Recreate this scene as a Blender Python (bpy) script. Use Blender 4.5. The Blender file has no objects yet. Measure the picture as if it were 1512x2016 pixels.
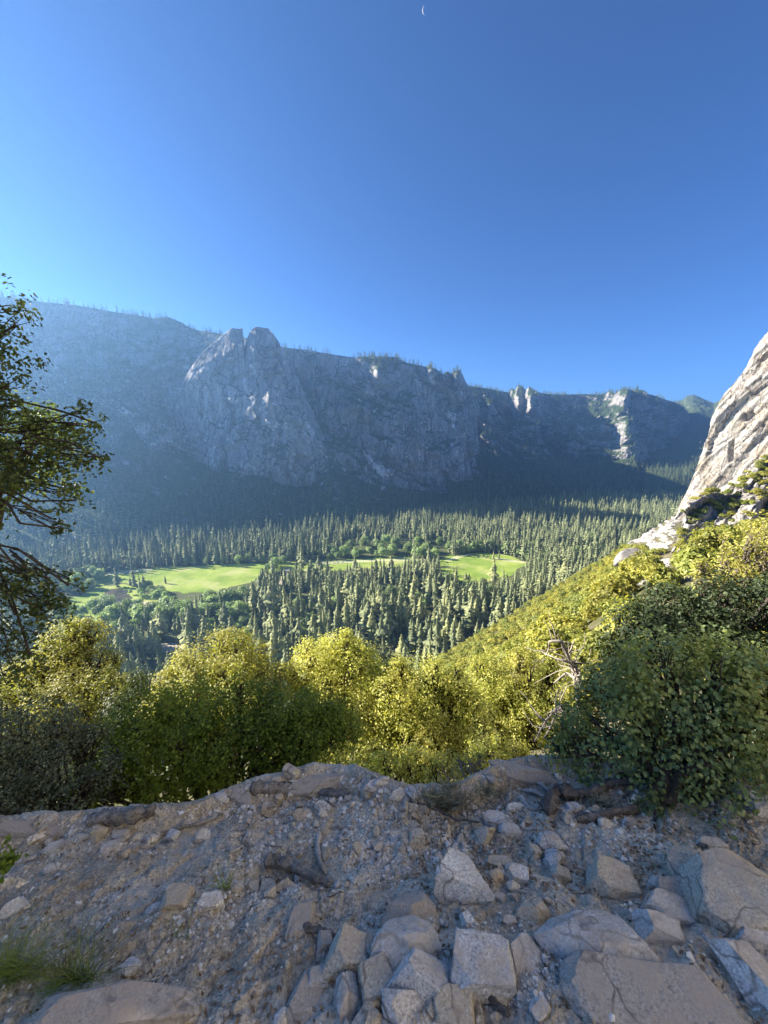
import bpy, math, random
import numpy as np
from mathutils import Vector

np.seterr(all='ignore')
R = math.radians
S = 758.0
PITCH = R(11.8)
CP, SP = math.cos(PITCH), math.sin(PITCH)
SUN_EL = R(25.0)
SUN_AZ = R(286.0)          # clockwise from +Y
SUN = np.array([math.cos(SUN_EL) * math.sin(SUN_AZ), math.cos(SUN_EL) * math.cos(SUN_AZ), math.sin(SUN_EL)])
FLOOR = -300.0

scene = bpy.context.scene
COL = scene.collection

# ------------------------------------------------------------------ camera maths
def ray(px, py):
    u = (np.asarray(px, float) - 756) / S
    v = (1008 - np.asarray(py, float)) / S
    dy = CP + v * SP
    dz = -SP + v * CP
    return u / dy, dz / dy

def at(px, py, Y):
    k, m = ray(px, py)
    Y = np.asarray(Y, float)
    k, m, Y = np.broadcast_arrays(k, m, Y)
    return np.stack([k * Y, Y, m * Y], -1)

def project(P):
    P = np.asarray(P, float)
    c = P[..., 1] * CP - P[..., 2] * SP
    up = P[..., 1] * SP + P[..., 2] * CP
    c = np.where(np.abs(c) < 1e-6, 1e-6, c)
    return 756 + S * P[..., 0] / c, 1008 - S * up / c, c

def onplane(px, py, z):
    k, m = ray(px, py)
    Y = z / m
    return np.stack([k * Y, Y, np.full_like(np.asarray(Y, float), z)], -1)

# ------------------------------------------------------------------ noise
def _hash(i, j, k, seed):
    h = (i.astype(np.int64) * 374761393 + j.astype(np.int64) * 668265263 + k.astype(np.int64) * 2147483647 + seed * 974711) & 0xffffffff
    h = ((h ^ (h >> 13)) * 1274126177) & 0xffffffff
    h = ((h ^ (h >> 16)) * 2246822519) & 0xffffffff
    return ((h ^ (h >> 15)) & 0xffffff) / float(0xffffff)

def vnoise(P, seed=0):
    P = np.asarray(P, float)
    f = np.floor(P)
    t = P - f
    t = t * t * t * (t * (t * 6 - 15) + 10)
    i = f.astype(np.int64)
    out = 0
    for a in (0, 1):
        wa = t[..., 0] if a else 1 - t[..., 0]
        for b in (0, 1):
            wb = t[..., 1] if b else 1 - t[..., 1]
            for c in (0, 1):
                wc = t[..., 2] if c else 1 - t[..., 2]
                out = out + wa * wb * wc * _hash(i[..., 0] + a, i[..., 1] + b, i[..., 2] + c, seed)
    return out

def fbm(P, octv=4, seed=0, gain=0.5):
    P = np.asarray(P, float)
    s, a, tot = 0, 1.0, 0
    for o in range(octv):
        s = s + a * vnoise(P * (2.03 ** o) + o * 17.3, seed + o)
        tot += a
        a *= gain
    return s / tot

def ridged(P, octv=3, seed=0):
    P = np.asarray(P, float)
    s, a, tot = 0, 1.0, 0
    for o in range(octv):
        s = s + a * (1 - np.abs(2 * vnoise(P * (2.03 ** o) + o * 9.1, seed + o) - 1))
        tot += a
        a *= 0.5
    return s / tot

def facets(p, size, slope=1.0, seed=0):
    """broken faces: each jittered cell gets its own offset and tilt; p (...,2) in metres -> about -0.5..0.5"""
    c = np.asarray(p, float) / np.asarray(size, float)
    f = np.floor(c)
    best = np.full(c.shape[:-1], 1e9); val = np.zeros(c.shape[:-1])
    z = np.zeros(c.shape[:-1])
    for i in (-1, 0, 1):
        for j in (-1, 0, 1):
            ci, cj = f[..., 0] + i, f[..., 1] + j
            dx = c[..., 0] - (ci + 0.1 + 0.8 * _hash(ci, cj, z, seed)); dy = c[..., 1] - (cj + 0.1 + 0.8 * _hash(ci, cj, z, seed + 1))
            d2 = dx * dx + dy * dy
            v = _hash(ci, cj, z, seed + 2) - 0.5 + slope * ((_hash(ci, cj, z, seed + 3) - 0.5) * dx + (_hash(ci, cj, z, seed + 4) - 0.5) * dy)
            m = d2 < best
            best = np.where(m, d2, best); val = np.where(m, v, val)
    return val

def sstep(a, b, x):
    t = np.clip((np.asarray(x, float) - a) / (b - a), 0, 1)
    return t * t * (3 - 2 * t)

# ------------------------------------------------------------------ mesh helpers
def raw_mesh(name, V, F, mat, smooth=True, rnd=None, mats=None, midx=None):
    """V (n,3); F (m,3|4) or list of such arrays"""
    V = np.asarray(V, np.float32)
    Fs = [np.asarray(f, np.int32) for f in (F if isinstance(F, (list, tuple)) else [F]) if len(f)]
    me = bpy.data.meshes.new(name)
    me.vertices.add(len(V))
    me.vertices.foreach_set('co', V.ravel())
    nl = sum(f.size for f in Fs)
    npoly = sum(len(f) for f in Fs)
    me.loops.add(nl)
    me.loops.foreach_set('vertex_index', np.concatenate([f.ravel() for f in Fs]))
    me.polygons.add(npoly)
    tot = np.concatenate([np.full(len(f), f.shape[1], np.int32) for f in Fs])
    st = np.concatenate([[0], np.cumsum(tot)[:-1]]).astype(np.int32)
    me.polygons.foreach_set('loop_start', st)
    me.polygons.foreach_set('loop_total', tot)
    for m in (mats or [mat]):
        me.materials.append(m)
    if midx is not None:
        me.polygons.foreach_set('material_index', np.asarray(midx, np.int32))
    me.polygons.foreach_set('use_smooth', np.full(npoly, smooth, bool))
    if rnd is not None:
        at_ = me.attributes.new('rnd', 'FLOAT', 'POINT')
        at_.data.foreach_set('value', np.asarray(rnd, np.float32))
    me.update(calc_edges=True)
    me.validate()
    return me

def link(name, me, parent=None, loc=(0, 0, 0), rot=None, scale=None):
    o = bpy.data.objects.new(name, me)
    COL.objects.link(o)
    o.location = [float(a) for a in loc]
    if rot is not None:
        o.rotation_euler = [float(a) for a in rot]
    if scale is not None:
        o.scale = [float(a) for a in scale]
    if parent is not None:
        o.parent = parent
    return o

def tag(o, label=None, cat=None, group=None, kind=None):
    if label: o['label'] = label
    if cat: o['category'] = cat
    if group: o['group'] = group
    if kind: o['kind'] = kind
    return o

def empty(name, loc):
    o = bpy.data.objects.new(name, None)
    COL.objects.link(o)
    o.location = [float(a) for a in loc]
    o.empty_display_size = 0.2
    return o

def grid_faces(nr, nc):
    i = np.arange((nr - 1) * (nc - 1))
    r, c = i // (nc - 1), i % (nc - 1)
    a = r * nc + c
    return np.stack([a, a + 1, a + nc + 1, a + nc], -1)

class Tubes:
    def __init__(self):
        self.V, self.F, self.n = [], [], 0
    def add(self, pts, rad, sides=6, rng=None, rough=0.0):
        pts = np.asarray(pts, float)
        n = len(pts)
        rad = np.broadcast_to(np.asarray(rad, float), (n,))
        T = np.gradient(pts, axis=0)
        T /= np.linalg.norm(T, axis=1, keepdims=True) + 1e-9
        ref = np.where(np.abs(T[:, 2:3]) > 0.9, [[1.0, 0, 0]], [[0, 0, 1.0]])
        A = np.cross(T, ref)
        A /= np.linalg.norm(A, axis=1, keepdims=True) + 1e-9
        B = np.cross(T, A)
        th = np.arange(sides) * 2 * math.pi / sides
        ring = A[:, None, :] * np.cos(th)[None, :, None] + B[:, None, :] * np.sin(th)[None, :, None]
        rr = rad[:, None, None]
        if rng is not None and rough:
            rr = rr * (1 + rough * (rng.random((n, sides, 1)) - 0.5) + rough * 0.8 * (rng.random((1, sides, 1)) - 0.5))
        V = (pts[:, None, :] + ring * rr).reshape(-1, 3)
        f = []
        i = np.arange((n - 1) * sides)
        r, c = i // sides, i % sides
        a = r * sides + c
        b = r * sides + (c + 1) % sides
        F = np.stack([a, b, b + sides, a + sides], -1)
        V = np.concatenate([V, pts[:1], pts[-1:]])
        c = np.arange(sides)
        i0, i1 = n * sides, n * sides + 1
        cap0 = np.stack([np.full(sides, i0), (c + 1) % sides, c, c], -1)[:, :3]
        cap1 = np.stack([np.full(sides, i1), (n - 1) * sides + c, (n - 1) * sides + (c + 1) % sides], -1)
        self.V.append(V)
        self.F.append((F + self.n, np.concatenate([cap0, cap1]) + self.n))
        self.n += len(V)
    def mesh(self, name, mat):
        return raw_mesh(name, np.concatenate(self.V), [np.concatenate([f[0] for f in self.F]), np.concatenate([f[1] for f in self.F])], mat)

def wiggle(p0, p1, n, amp, rng, sag=0.0):
    p0, p1 = np.asarray(p0, float), np.asarray(p1, float)
    t = np.linspace(0, 1, n)[:, None]
    P = p0 + (p1 - p0) * t
    L = np.linalg.norm(p1 - p0)
    J = rng.normal(0, 1, (n, 3)).cumsum(0)
    J -= J[:1] + (J[-1:] - J[:1]) * t
    P = P + J * amp * L / max(1, math.sqrt(n))
    P[:, 2] += sag * L * 4 * (t * (1 - t))[:, 0]
    return P

# ------------------------------------------------------------------ materials
class NT:
    def __init__(self, name):
        self.m = bpy.data.materials.new(name)
        self.m.use_nodes = True
        self.t = self.m.node_tree
        self.t.nodes.clear()
        self.out = self.t.nodes.new('ShaderNodeOutputMaterial')
    def n(self, typ, **kw):
        nd = self.t.nodes.new('ShaderNode' + typ)
        for k, v in kw.items():
            if k.startswith('i_'):
                nd.inputs[k[2:].replace('_', ' ')].default_value = v
            else:
                setattr(nd, k, v)
        return nd
    def l(self, a, b): self.t.links.new(a, b)
    def pos(self, scale=(1, 1, 1)):
        g = self.n('NewGeometry')
        mp = self.n('Mapping')
        mp.inputs['Scale'].default_value = scale
        self.l(g.outputs['Position'], mp.inputs['Vector'])
        return mp.outputs['Vector']
    def objco(self, scale=(1, 1, 1)):
        g = self.n('TexCoord')
        mp = self.n('Mapping')
        mp.inputs['Scale'].default_value = scale
        self.l(g.outputs['Object'], mp.inputs['Vector'])
        return mp.outputs['Vector']
    def noise(self, vec, scale, detail=4, rough=0.55, dist=0.0):
        nd = self.n('TexNoise')
        nd.inputs['Scale'].default_value = scale
        nd.inputs['Detail'].default_value = detail
        nd.inputs['Roughness'].default_value = rough
        nd.inputs['Distortion'].default_value = dist
        self.l(vec, nd.inputs['Vector'])
        return nd.outputs['Fac']
    def ramp(self, fac, stops):
        nd = self.n('ValToRGB')
        el = nd.color_ramp.elements
        while len(el) > 1: el.remove(el[-1])
        for i, (p, c) in enumerate(stops):
            e = el[0] if i == 0 else el.new(p)
            e.position = p
            e.color = (c, c, c, 1) if isinstance(c, (int, float)) else (*c, 1)
        self.l(fac, nd.inputs['Fac'])
        return nd.outputs['Color']
    def mix(self, fac, a, b, mode='MIX'):
        nd = self.n('MixRGB', blend_type=mode)
        for s, v in ((nd.inputs['Fac'], fac), (nd.inputs['Color1'], a), (nd.inputs['Color2'], b)):
            if isinstance(v, (int, float)): s.default_value = v
            elif isinstance(v, tuple): s.default_value = (*v, 1)
            else: self.l(v, s)
        return nd.outputs['Color']
    def math(self, op, a, b=0.0):
        nd = self.n('Math', operation=op)
        for s, v in ((nd.inputs[0], a), (nd.inputs[1], b)):
            if isinstance(v, (int, float)): s.default_value = v
            else: self.l(v, s)
        return nd.outputs['Value']
    def bump(self, h, strength, dist):
        nd = self.n('Bump')
        nd.inputs['Strength'].default_value = strength
        nd.inputs['Distance'].default_value = dist
        self.l(h, nd.inputs['Height'])
        return nd.outputs['Normal']
    def finish(self, color, rough=0.9, normal=None, spec=0.2):
        p = self.n('BsdfPrincipled')
        if isinstance(color, tuple): p.inputs['Base Color'].default_value = (*color, 1)
        else: self.l(color, p.inputs['Base Color'])
        p.inputs['Roughness'].default_value = rough
        p.inputs['Specular IOR Level'].default_value = spec
        if normal is not None: self.l(normal, p.inputs['Normal'])
        self.l(p.outputs['BSDF'], self.out.inputs['Surface'])
        return self.m

def leaf_mat(name, c0, c1, c2, transl=0.35, rough=0.5, spec=0.3, patch=0.6, tint=(0.2, 0.16, 0.03), tcol=None):
    t = NT(name)
    a = t.n('Attribute', attribute_name='rnd')
    col = t.ramp(a.outputs['Fac'], [(0.0, c0), (0.55, c1), (1.0, c2)])
    pn = t.noise(t.pos(), patch, 2)
    col = t.mix(t.ramp(pn, [(0.42, 0.0), (0.68, 0.7)]), col, tint)
    oi = t.n('ObjectInfo')
    br = t.ramp(oi.outputs['Random'], [(0, 0.72), (1, 1.25)])
    col = t.mix(1.0, col, br, 'MULTIPLY')
    p = t.n('BsdfPrincipled')
    t.l(col, p.inputs['Base Color'])
    p.inputs['Roughness'].default_value = rough
    p.inputs['Specular IOR Level'].default_value = spec
    tr = t.n('BsdfTranslucent')
    tc = t.mix(1.0, col, (1.5, 1.5, 0.8) if tcol is None else tcol, 'MULTIPLY')
    t.l(tc, tr.inputs['Color'])
    mx = t.n('MixShader')
    mx.inputs['Fac'].default_value = transl
    t.l(p.outputs['BSDF'], mx.inputs[1])
    t.l(tr.outputs['BSDF'], mx.inputs[2])
    t.l(mx.outputs['Shader'], t.out.inputs['Surface'])
    return t.m

def bark_mat(name, c0, c1, sc=12.0):
    t = NT(name)
    v = t.objco((1, 1, 0.25))
    n1 = t.noise(v, sc, 5, 0.65)
    col = t.ramp(n1, [(0.3, c0), (0.7, c1)])
    return t.finish(col, 0.9, t.bump(n1, 0.6, 0.02), 0.15)

def granite_mat(name, base, stain, speck=0.5, sc=1.0, dust=(0.24, 0.2, 0.16), dustamt=0.75):
    t = NT(name)
    v = t.pos()
    sp = t.noise(v, 105 * sc, 4, 0.75)
    spk = t.ramp(sp, [(0.36, 0.2), (0.45, 0.8), (0.55, 1.0), (0.66, 1.55)])
    col = t.mix(speck, base, t.mix(1.0, base, spk, 'MULTIPLY'))
    vc_ = t.n('TexVoronoi', feature='DISTANCE_TO_EDGE'); vc_.inputs['Scale'].default_value = 3.2 * sc
    dv = t.n('VectorMath', operation='ADD'); nv_ = t.n('TexNoise'); nv_.inputs['Scale'].default_value = 6 * sc; t.l(v, nv_.inputs['Vector'])
    sv_ = t.n('VectorMath', operation='SCALE'); sv_.inputs['Scale'].default_value = 0.22 / sc; t.l(nv_.outputs['Color'], sv_.inputs[0]); t.l(v, dv.inputs[0]); t.l(sv_.outputs['Vector'], dv.inputs[1]); t.l(dv.outputs['Vector'], vc_.inputs['Vector'])
    crk = t.ramp(vc_.outputs['Distance'], [(0.006, 0.7), (0.022, 0.0)])
    col = t.mix(crk, col, (0.09, 0.08, 0.07))
    st = t.noise(v, 5 * sc, 5, 0.6)
    col = t.mix(t.ramp(st, [(0.42, 0.0), (0.7, 0.85)]), col, stain)
    lc = t.noise(v, 14 * sc, 5, 0.7, 0.4)
    col = t.mix(t.ramp(lc, [(0.3, 0.6), (0.42, 0.0)]), col, (0.10, 0.095, 0.085))
    # dust lying on upward faces
    g = t.n('NewGeometry')
    sx = t.n('SeparateXYZ')
    t.l(g.outputs['Normal'], sx.inputs[0])
    dn = t.noise(v, 9 * sc, 5, 0.65)
    up = t.math('MULTIPLY', t.ramp(sx.outputs['Z'], [(0.55, 0.0), (0.95, 1.0)]), t.ramp(dn, [(0.42, 0.0), (0.62, dustamt)]))
    col = t.mix(up, col, dust)
    h = t.math('ADD', t.math('MULTIPLY', sp, 0.25), t.noise(v, 26 * sc, 5, 0.65))
    return t.finish(col, 0.85, t.bump(h, 0.55, 0.018 / sc), 0.25)
# ------------------------------------------------------------------ rock wall materials
def wall_mat(name, base, light, dark, veg, vlo, vhi, s=1.0, streak=0.35, vegn=0.35, lightlo=0.57):
    t = NT(name)
    v = t.pos()
    vs = t.pos((1, 1, 0.16))
    n1 = t.noise(vs, 0.028 * s, 6, 0.62, 0.6)
    col = t.ramp(n1, [(0.28, dark), (0.46, base), (0.56, base), (0.78, light)])
    n2 = t.noise(vs, 0.16 * s, 5, 0.65, 0.2)
    col = t.mix(t.ramp(n2, [(0.36, streak), (0.5, 0.0)]), col, dark)
    n3 = t.noise(v, 0.011 * s, 8, 0.72, 0.8)
    col = t.mix(t.ramp(n3, [(lightlo, 0.0), (lightlo + 0.06, 0.85)]), col, light)
    def cracks(scale, lo, hi, amt, col, vz):
        wn = t.n('TexNoise'); wn.inputs['Scale'].default_value = scale * 1.7; wn.inputs['Detail'].default_value = 4; t.l(v, wn.inputs['Vector'])
        ws_ = t.n('VectorMath', operation='SCALE'); ws_.inputs['Scale'].default_value = 0.9 / scale; t.l(wn.outputs['Color'], ws_.inputs[0])
        va = t.n('VectorMath', operation='ADD'); t.l(t.pos((1, 1, vz)), va.inputs[0]); t.l(ws_.outputs['Vector'], va.inputs[1])
        vo = t.n('TexVoronoi', feature='DISTANCE_TO_EDGE'); vo.inputs['Scale'].default_value = scale; t.l(va.outputs['Vector'], vo.inputs['Vector'])
        return t.mix(t.ramp(vo.outputs['Distance'], [(lo, amt), (hi, 0.0)]), col, tuple(c * 0.45 for c in dark))
    col = cracks(0.011 * s, 0.012, 0.05, 0.7, col, 0.3)
    col = cracks(0.035 * s, 0.012, 0.06, 0.5, col, 0.35)
    g = t.n('NewGeometry')
    sx = t.n('SeparateXYZ')
    t.l(g.outputs['Normal'], sx.inputs[0])
    nv = t.noise(v, 0.02 * s, 7, 0.68)
    nz = t.math('ADD', sx.outputs['Z'], t.math('MULTIPLY', t.math('SUBTRACT', nv, 0.5), vegn * 4))
    vm = t.ramp(nz, [(vlo, 0.0), (vhi, 1.0)])
    nvc = t.noise(v, 0.12 * s, 4, 0.6)
    vc = t.ramp(nvc, [(0.35, tuple(c * 0.6 for c in veg)), (0.65, tuple(c * 1.4 for c in veg))])
    col = t.mix(vm, col, vc)
    h = t.math('ADD', t.math('MULTIPLY', n2, 6.0 / s), t.math('MULTIPLY', n3, 10.0 / s))
    return t.finish(col, 0.95, t.bump(h, 0.55, 1.0), 0.1)

M = {}
M['wall'] = wall_mat('shaded_granite', (0.33, 0.32, 0.315), (0.8, 0.77, 0.74), (0.11, 0.11, 0.115), (0.07, 0.10, 0.05), 0.6, 0.8)
M['crag'] = wall_mat('crag_granite', (0.31, 0.295, 0.28), (0.48, 0.46, 0.43), (0.2, 0.19, 0.19), (0.045, 0.07, 0.03), 0.42, 0.62)
M['dome'] = wall_mat('dome_granite', (0.3, 0.29, 0.29), (0.55, 0.54, 0.52), (0.19, 0.185, 0.19), (0.05, 0.075, 0.04), 0.55, 0.8)
M['outcrop'] = wall_mat('outcrop_granite', (0.36, 0.335, 0.31), (0.5, 0.47, 0.435), (0.17, 0.16, 0.15), (0.13, 0.15, 0.04), 1.0, 1.2, s=7.0, streak=0.4, vegn=0.3)

def cliff_mat():
    t = NT('pale_cliff_granite')
    v = t.pos()
    # bands lean with the exfoliation, from upper right to lower left
    g = t.n('NewGeometry')
    m1 = t.n('Mapping'); m1.inputs['Rotation'].default_value = (R(-16.7), 0, 0)
    m2 = t.n('Mapping'); m2.inputs['Scale'].default_value = (1, 1, 0.12)
    t.l(g.outputs['Position'], m1.inputs['Vector']); t.l(m1.outputs['Vector'], m2.inputs['Vector'])
    vs = m2.outputs['Vector']
    n1 = t.noise(vs, 0.13, 7, 0.65, 0.5)
    col = t.ramp(n1, [(0.25, (0.19, 0.175, 0.15)), (0.42, (0.37, 0.34, 0.295)), (0.55, (0.48, 0.455, 0.415)), (0.8, (0.64, 0.625, 0.59))])
    n2 = t.noise(v, 0.035, 6, 0.65, 0.6)
    col = t.mix(t.ramp(n2, [(0.5, 0.0), (0.66, 0.6)]), col, (0.33, 0.255, 0.17))
    n4 = t.noise(vs, 0.5, 5, 0.7)
    col = t.mix(t.ramp(n4, [(0.36, 0.85), (0.47, 0.0)]), col, (0.13, 0.11, 0.09))
    for sc_, lo, hi, am in ((0.10, 0.01, 0.035, 0.9), (0.28, 0.01, 0.05, 0.6)):
        wn = t.n('TexNoise'); wn.inputs['Scale'].default_value = sc_ * 1.5; wn.inputs['Detail'].default_value = 4; t.l(v, wn.inputs['Vector'])
        ws_ = t.n('VectorMath', operation='SCALE'); ws_.inputs['Scale'].default_value = 0.8 / sc_; t.l(wn.outputs['Color'], ws_.inputs[0])
        va = t.n('VectorMath', operation='ADD'); t.l(vs, va.inputs[0]); t.l(ws_.outputs['Vector'], va.inputs[1])
        vo = t.n('TexVoronoi', feature='DISTANCE_TO_EDGE'); vo.inputs['Scale'].default_value = sc_; t.l(va.outputs['Vector'], vo.inputs['Vector'])
        col = t.mix(t.ramp(vo.outputs['Distance'], [(lo, am), (hi, 0.0)]), col, (0.1, 0.085, 0.07))
    h = t.math('ADD', t.math('MULTIPLY', n4, 1.6), t.math('MULTIPLY', n1, 2.0))
    return t.finish(col, 0.9, t.bump(h, 0.8, 1.0), 0.15)
M['cliff'] = cliff_mat()

def simple_noise_mat(name, stops, scale, detail=5, rough=0.95, bump=0.0, dist=0.02, second=None):
    t = NT(name)
    v = t.pos()
    n = t.noise(v, scale, detail, 0.62)
    col = t.ramp(n, stops)
    if second:
        sc, lo, hi, c = second
        col = t.mix(t.ramp(t.noise(v, sc, 5, 0.6, 0.3), [(lo, 0.0), (hi, 1.0)]), col, c)
    return t.finish(col, rough, t.bump(n, bump, dist) if bump else None, 0.1)

M['floor'] = simple_noise_mat('forest_floor', [(0.3, (0.07, 0.095, 0.035)), (0.7, (0.15, 0.155, 0.07))], 0.05)
M['hill'] = simple_noise_mat('brushy_slope', [(0.3, (0.06, 0.06, 0.03)), (0.7, (0.2, 0.175, 0.11))], 0.25, second=(0.03, 0.5, 0.6, (0.1, 0.1, 0.04)))
M['meadow'] = simple_noise_mat('meadow_grass', [(0.3, (0.15, 0.25, 0.035)), (0.7, (0.36, 0.44, 0.085))], 0.022, 9, second=(0.02, 0.5, 0.68, (0.42, 0.44, 0.16)))
M['drymeadow'] = simple_noise_mat('pale_grass', [(0.3, (0.42, 0.46, 0.2)), (0.7, (0.62, 0.6, 0.36))], 0.05, 6)
M['sand'] = simple_noise_mat('pale_sand', [(0.3, (0.42, 0.35, 0.26)), (0.7, (0.56, 0.49, 0.38))], 0.2)
M['talus'] = simple_noise_mat('talus_granite', [(0.3, (0.24, 0.23, 0.21)), (0.7, (0.46, 0.44, 0.41))], 0.5)
def river_mat():
    t = NT('river_water')
    n = t.noise(t.pos(), 0.03, 3)
    col = t.ramp(n, [(0.35, (0.035, 0.045, 0.04)), (0.65, (0.13, 0.105, 0.06))])
    return t.finish(col, 0.25, None, 0.4)
M['river'] = river_mat()

def conifer_mat(name, c0, c1):
    t = NT(name)
    n = t.noise(t.pos(), 0.045, 2, 0.5)
    col = t.ramp(n, [(0.32, c0), (0.68, c1)])
    a = t.n('Attribute', attribute_name='rnd')
    col = t.mix(1.0, col, t.ramp(a.outputs['Fac'], [(0, 0.6), (1, 1.45)]), 'MULTIPLY')
    oi = t.n('ObjectInfo')
    col = t.mix(1.0, col, t.ramp(oi.outputs['Random'], [(0, (0.72, 0.75, 0.8)), (0.5, (1.0, 1.0, 1.0)), (1, (1.4, 1.32, 1.15))]), 'MULTIPLY')
    return t.finish(col, 0.8, None, 0.15)
M['needle'] = conifer_mat('conifer_needles', (0.18, 0.21, 0.095), (0.30, 0.32, 0.155))
M['needle_far'] = conifer_mat('far_conifer_needles', (0.075, 0.10, 0.055), (0.125, 0.155, 0.075))
M['trunkfar'] = bark_mat('conifer_bark', (0.12, 0.085, 0.06), (0.2, 0.15, 0.11), 2.0)
M['snag'] = bark_mat('dead_wood_pale', (0.24, 0.21, 0.18), (0.44, 0.39, 0.33), 10.0)
M['broadleaf'] = leaf_mat('valley_broadleaf', (0.20, 0.30, 0.11), (0.32, 0.43, 0.17), (0.46, 0.55, 0.26), 0.3, patch=0.05, tint=(0.3, 0.38, 0.15))
M['brush'] = leaf_mat('hillside_oak_leaves', (0.15, 0.165, 0.03), (0.31, 0.30, 0.055), (0.5, 0.45, 0.1), 0.35, patch=0.06, tint=(0.2, 0.26, 0.07))
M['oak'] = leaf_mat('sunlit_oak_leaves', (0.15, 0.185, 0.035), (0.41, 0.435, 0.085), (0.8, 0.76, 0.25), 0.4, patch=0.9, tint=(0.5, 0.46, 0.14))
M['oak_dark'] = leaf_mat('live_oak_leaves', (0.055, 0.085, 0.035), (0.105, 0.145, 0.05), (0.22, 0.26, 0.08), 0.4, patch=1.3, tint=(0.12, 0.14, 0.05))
M['bush'] = leaf_mat('green_bush_leaves', (0.07, 0.12, 0.018), (0.14, 0.22, 0.03), (0.3, 0.37, 0.055), 0.4, patch=1.0, tint=(0.26, 0.32, 0.035))
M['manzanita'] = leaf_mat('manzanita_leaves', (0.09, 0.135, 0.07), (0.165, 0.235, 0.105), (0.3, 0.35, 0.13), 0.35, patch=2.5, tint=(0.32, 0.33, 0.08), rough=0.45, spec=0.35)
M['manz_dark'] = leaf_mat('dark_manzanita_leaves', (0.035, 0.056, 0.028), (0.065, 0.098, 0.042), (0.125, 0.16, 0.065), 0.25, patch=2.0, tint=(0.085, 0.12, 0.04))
M['greybush'] = leaf_mat('grey_bush_leaves', (0.055, 0.08, 0.05), (0.10, 0.13, 0.08), (0.19, 0.215, 0.13), 0.2, patch=1.0, tint=(0.12, 0.13, 0.09))
M['yellowbush'] = leaf_mat('yellow_shrub_leaves', (0.28, 0.3, 0.06), (0.46, 0.46, 0.11), (0.66, 0.62, 0.22), 0.35, patch=3.0)
M['sage'] = leaf_mat('grey_sage_leaves', (0.16, 0.18, 0.15), (0.26, 0.28, 0.23), (0.38, 0.38, 0.32), 0.2, patch=5.0, tint=(0.25, 0.24, 0.19))
M['grass'] = leaf_mat('green_grass_blades', (0.12, 0.17, 0.04), (0.2, 0.27, 0.06), (0.34, 0.38, 0.12), 0.35, patch=5.0, tint=(0.14, 0.15, 0.03))
M['bark'] = bark_mat('dark_oak_bark', (0.035, 0.028, 0.022), (0.10, 0.085, 0.07), 14.0)
M['barkgrey'] = bark_mat('grey_oak_bark', (0.09, 0.075, 0.06), (0.22, 0.19, 0.15), 14.0)

# ------------------------------------------------------------------ terrain
_yc = np.array([-80, -30, -2, 0, 2.5, 4, 6, 10, 20, 30, 60, 100, 200, 320, 450, 700, 3000.0])
_zc = np.array([32, 10.5, -1.5, -2.3, -3.7, -5.6, -7.6, -11.4, -19.6, -28.5, -57, -90.6, -177, -259, -345, -536, -2298.0])
_yf = np.linspace(-80, 3000, 6161)
_zf = np.interp(_yf, _yc, _zc)

def hill(x, y):
    x, y = np.broadcast_arrays(np.asarray(x, float), np.asarray(y, float))
    z = np.interp(y, _yf, _zf)
    w = sstep(4, 60, y)
    c = np.where(x > 0, 0.15 + 0.55 * w, 0.15 + 0.25 * w)
    lim = 0.76 * np.maximum(y, 0) + 4
    x = np.minimum(x, lim) + 0.22 * np.maximum(x - lim, 0)
    z = z + c * x
    P = np.stack([x, y, 0 * x], -1)
    z = z + (fbm(P / 28.0, 3, 5) - 0.5) * 9.0 * sstep(25, 90, y) + (fbm(P / 90.0, 2, 8) - 0.5) * 14.0 * sstep(60, 160, y)
    return z

def terrain(x, y):
    return np.maximum(hill(x, y), FLOOR)

def pick(px, py):
    k, m = ray(px, py)
    ts = 3.2 * 1.03 ** np.arange(230)
    Y = ts[(...,) + (None,) * np.ndim(k)]
    below = (m * Y) < terrain(k * Y, Y)
    idx = below.argmax(0)
    idx = np.where(below.any(0), idx, 229)
    y1 = ts[idx]; y0 = ts[np.maximum(idx - 1, 0)]
    for _ in range(14):
        ym = 0.5 * (y0 + y1)
        b = (m * ym) < terrain(k * ym, ym)
        y1 = np.where(b, ym, y1); y0 = np.where(b, y0, ym)
    return np.stack([k * y1, y1, terrain(k * y1, y1)], -1)

def structure(name, me, label=None):
    o = link(name, me)
    o['kind'] = 'structure'
    return o

# valley floor sheet
xs = np.linspace(-4200, 5200, 60); ys = np.linspace(60, 5600, 40)
gx, gy = np.meshgrid(xs, ys)
structure('valley_floor', raw_mesh('valley_floor', np.stack([gx, gy, np.full_like(gx, FLOOR)], -1).reshape(-1, 3), grid_faces(40, 60), M['floor']))
# hillside: finer near the camera
ys = np.concatenate([np.linspace(-60, 2, 30), 2 + (np.geomspace(1, 1500, 260) - 1) * 0.8])
us = np.sinh(np.linspace(-3.2, 3.2, 240)) / math.sinh(3.2)
gx = us[None, :] * (60 + 1.6 * np.maximum(ys[:, None], 0)) + 0 * ys[:, None]
gy = ys[:, None] + 0 * gx
gz = hill(gx, gy)
Pn = np.stack([gx, gy, 0 * gx], -1)
gz = gz + (fbm(Pn / 3.0, 3, 3) - 0.5) * 0.8 * sstep(4, 12, gy)
gz = np.maximum(gz, FLOOR - 12)
gz = np.minimum(gz, 330)
structure('hillside', raw_mesh('hillside', np.stack([gx, gy, gz], -1).reshape(-1, 3), grid_faces(len(ys), 240), M['hill']))

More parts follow.
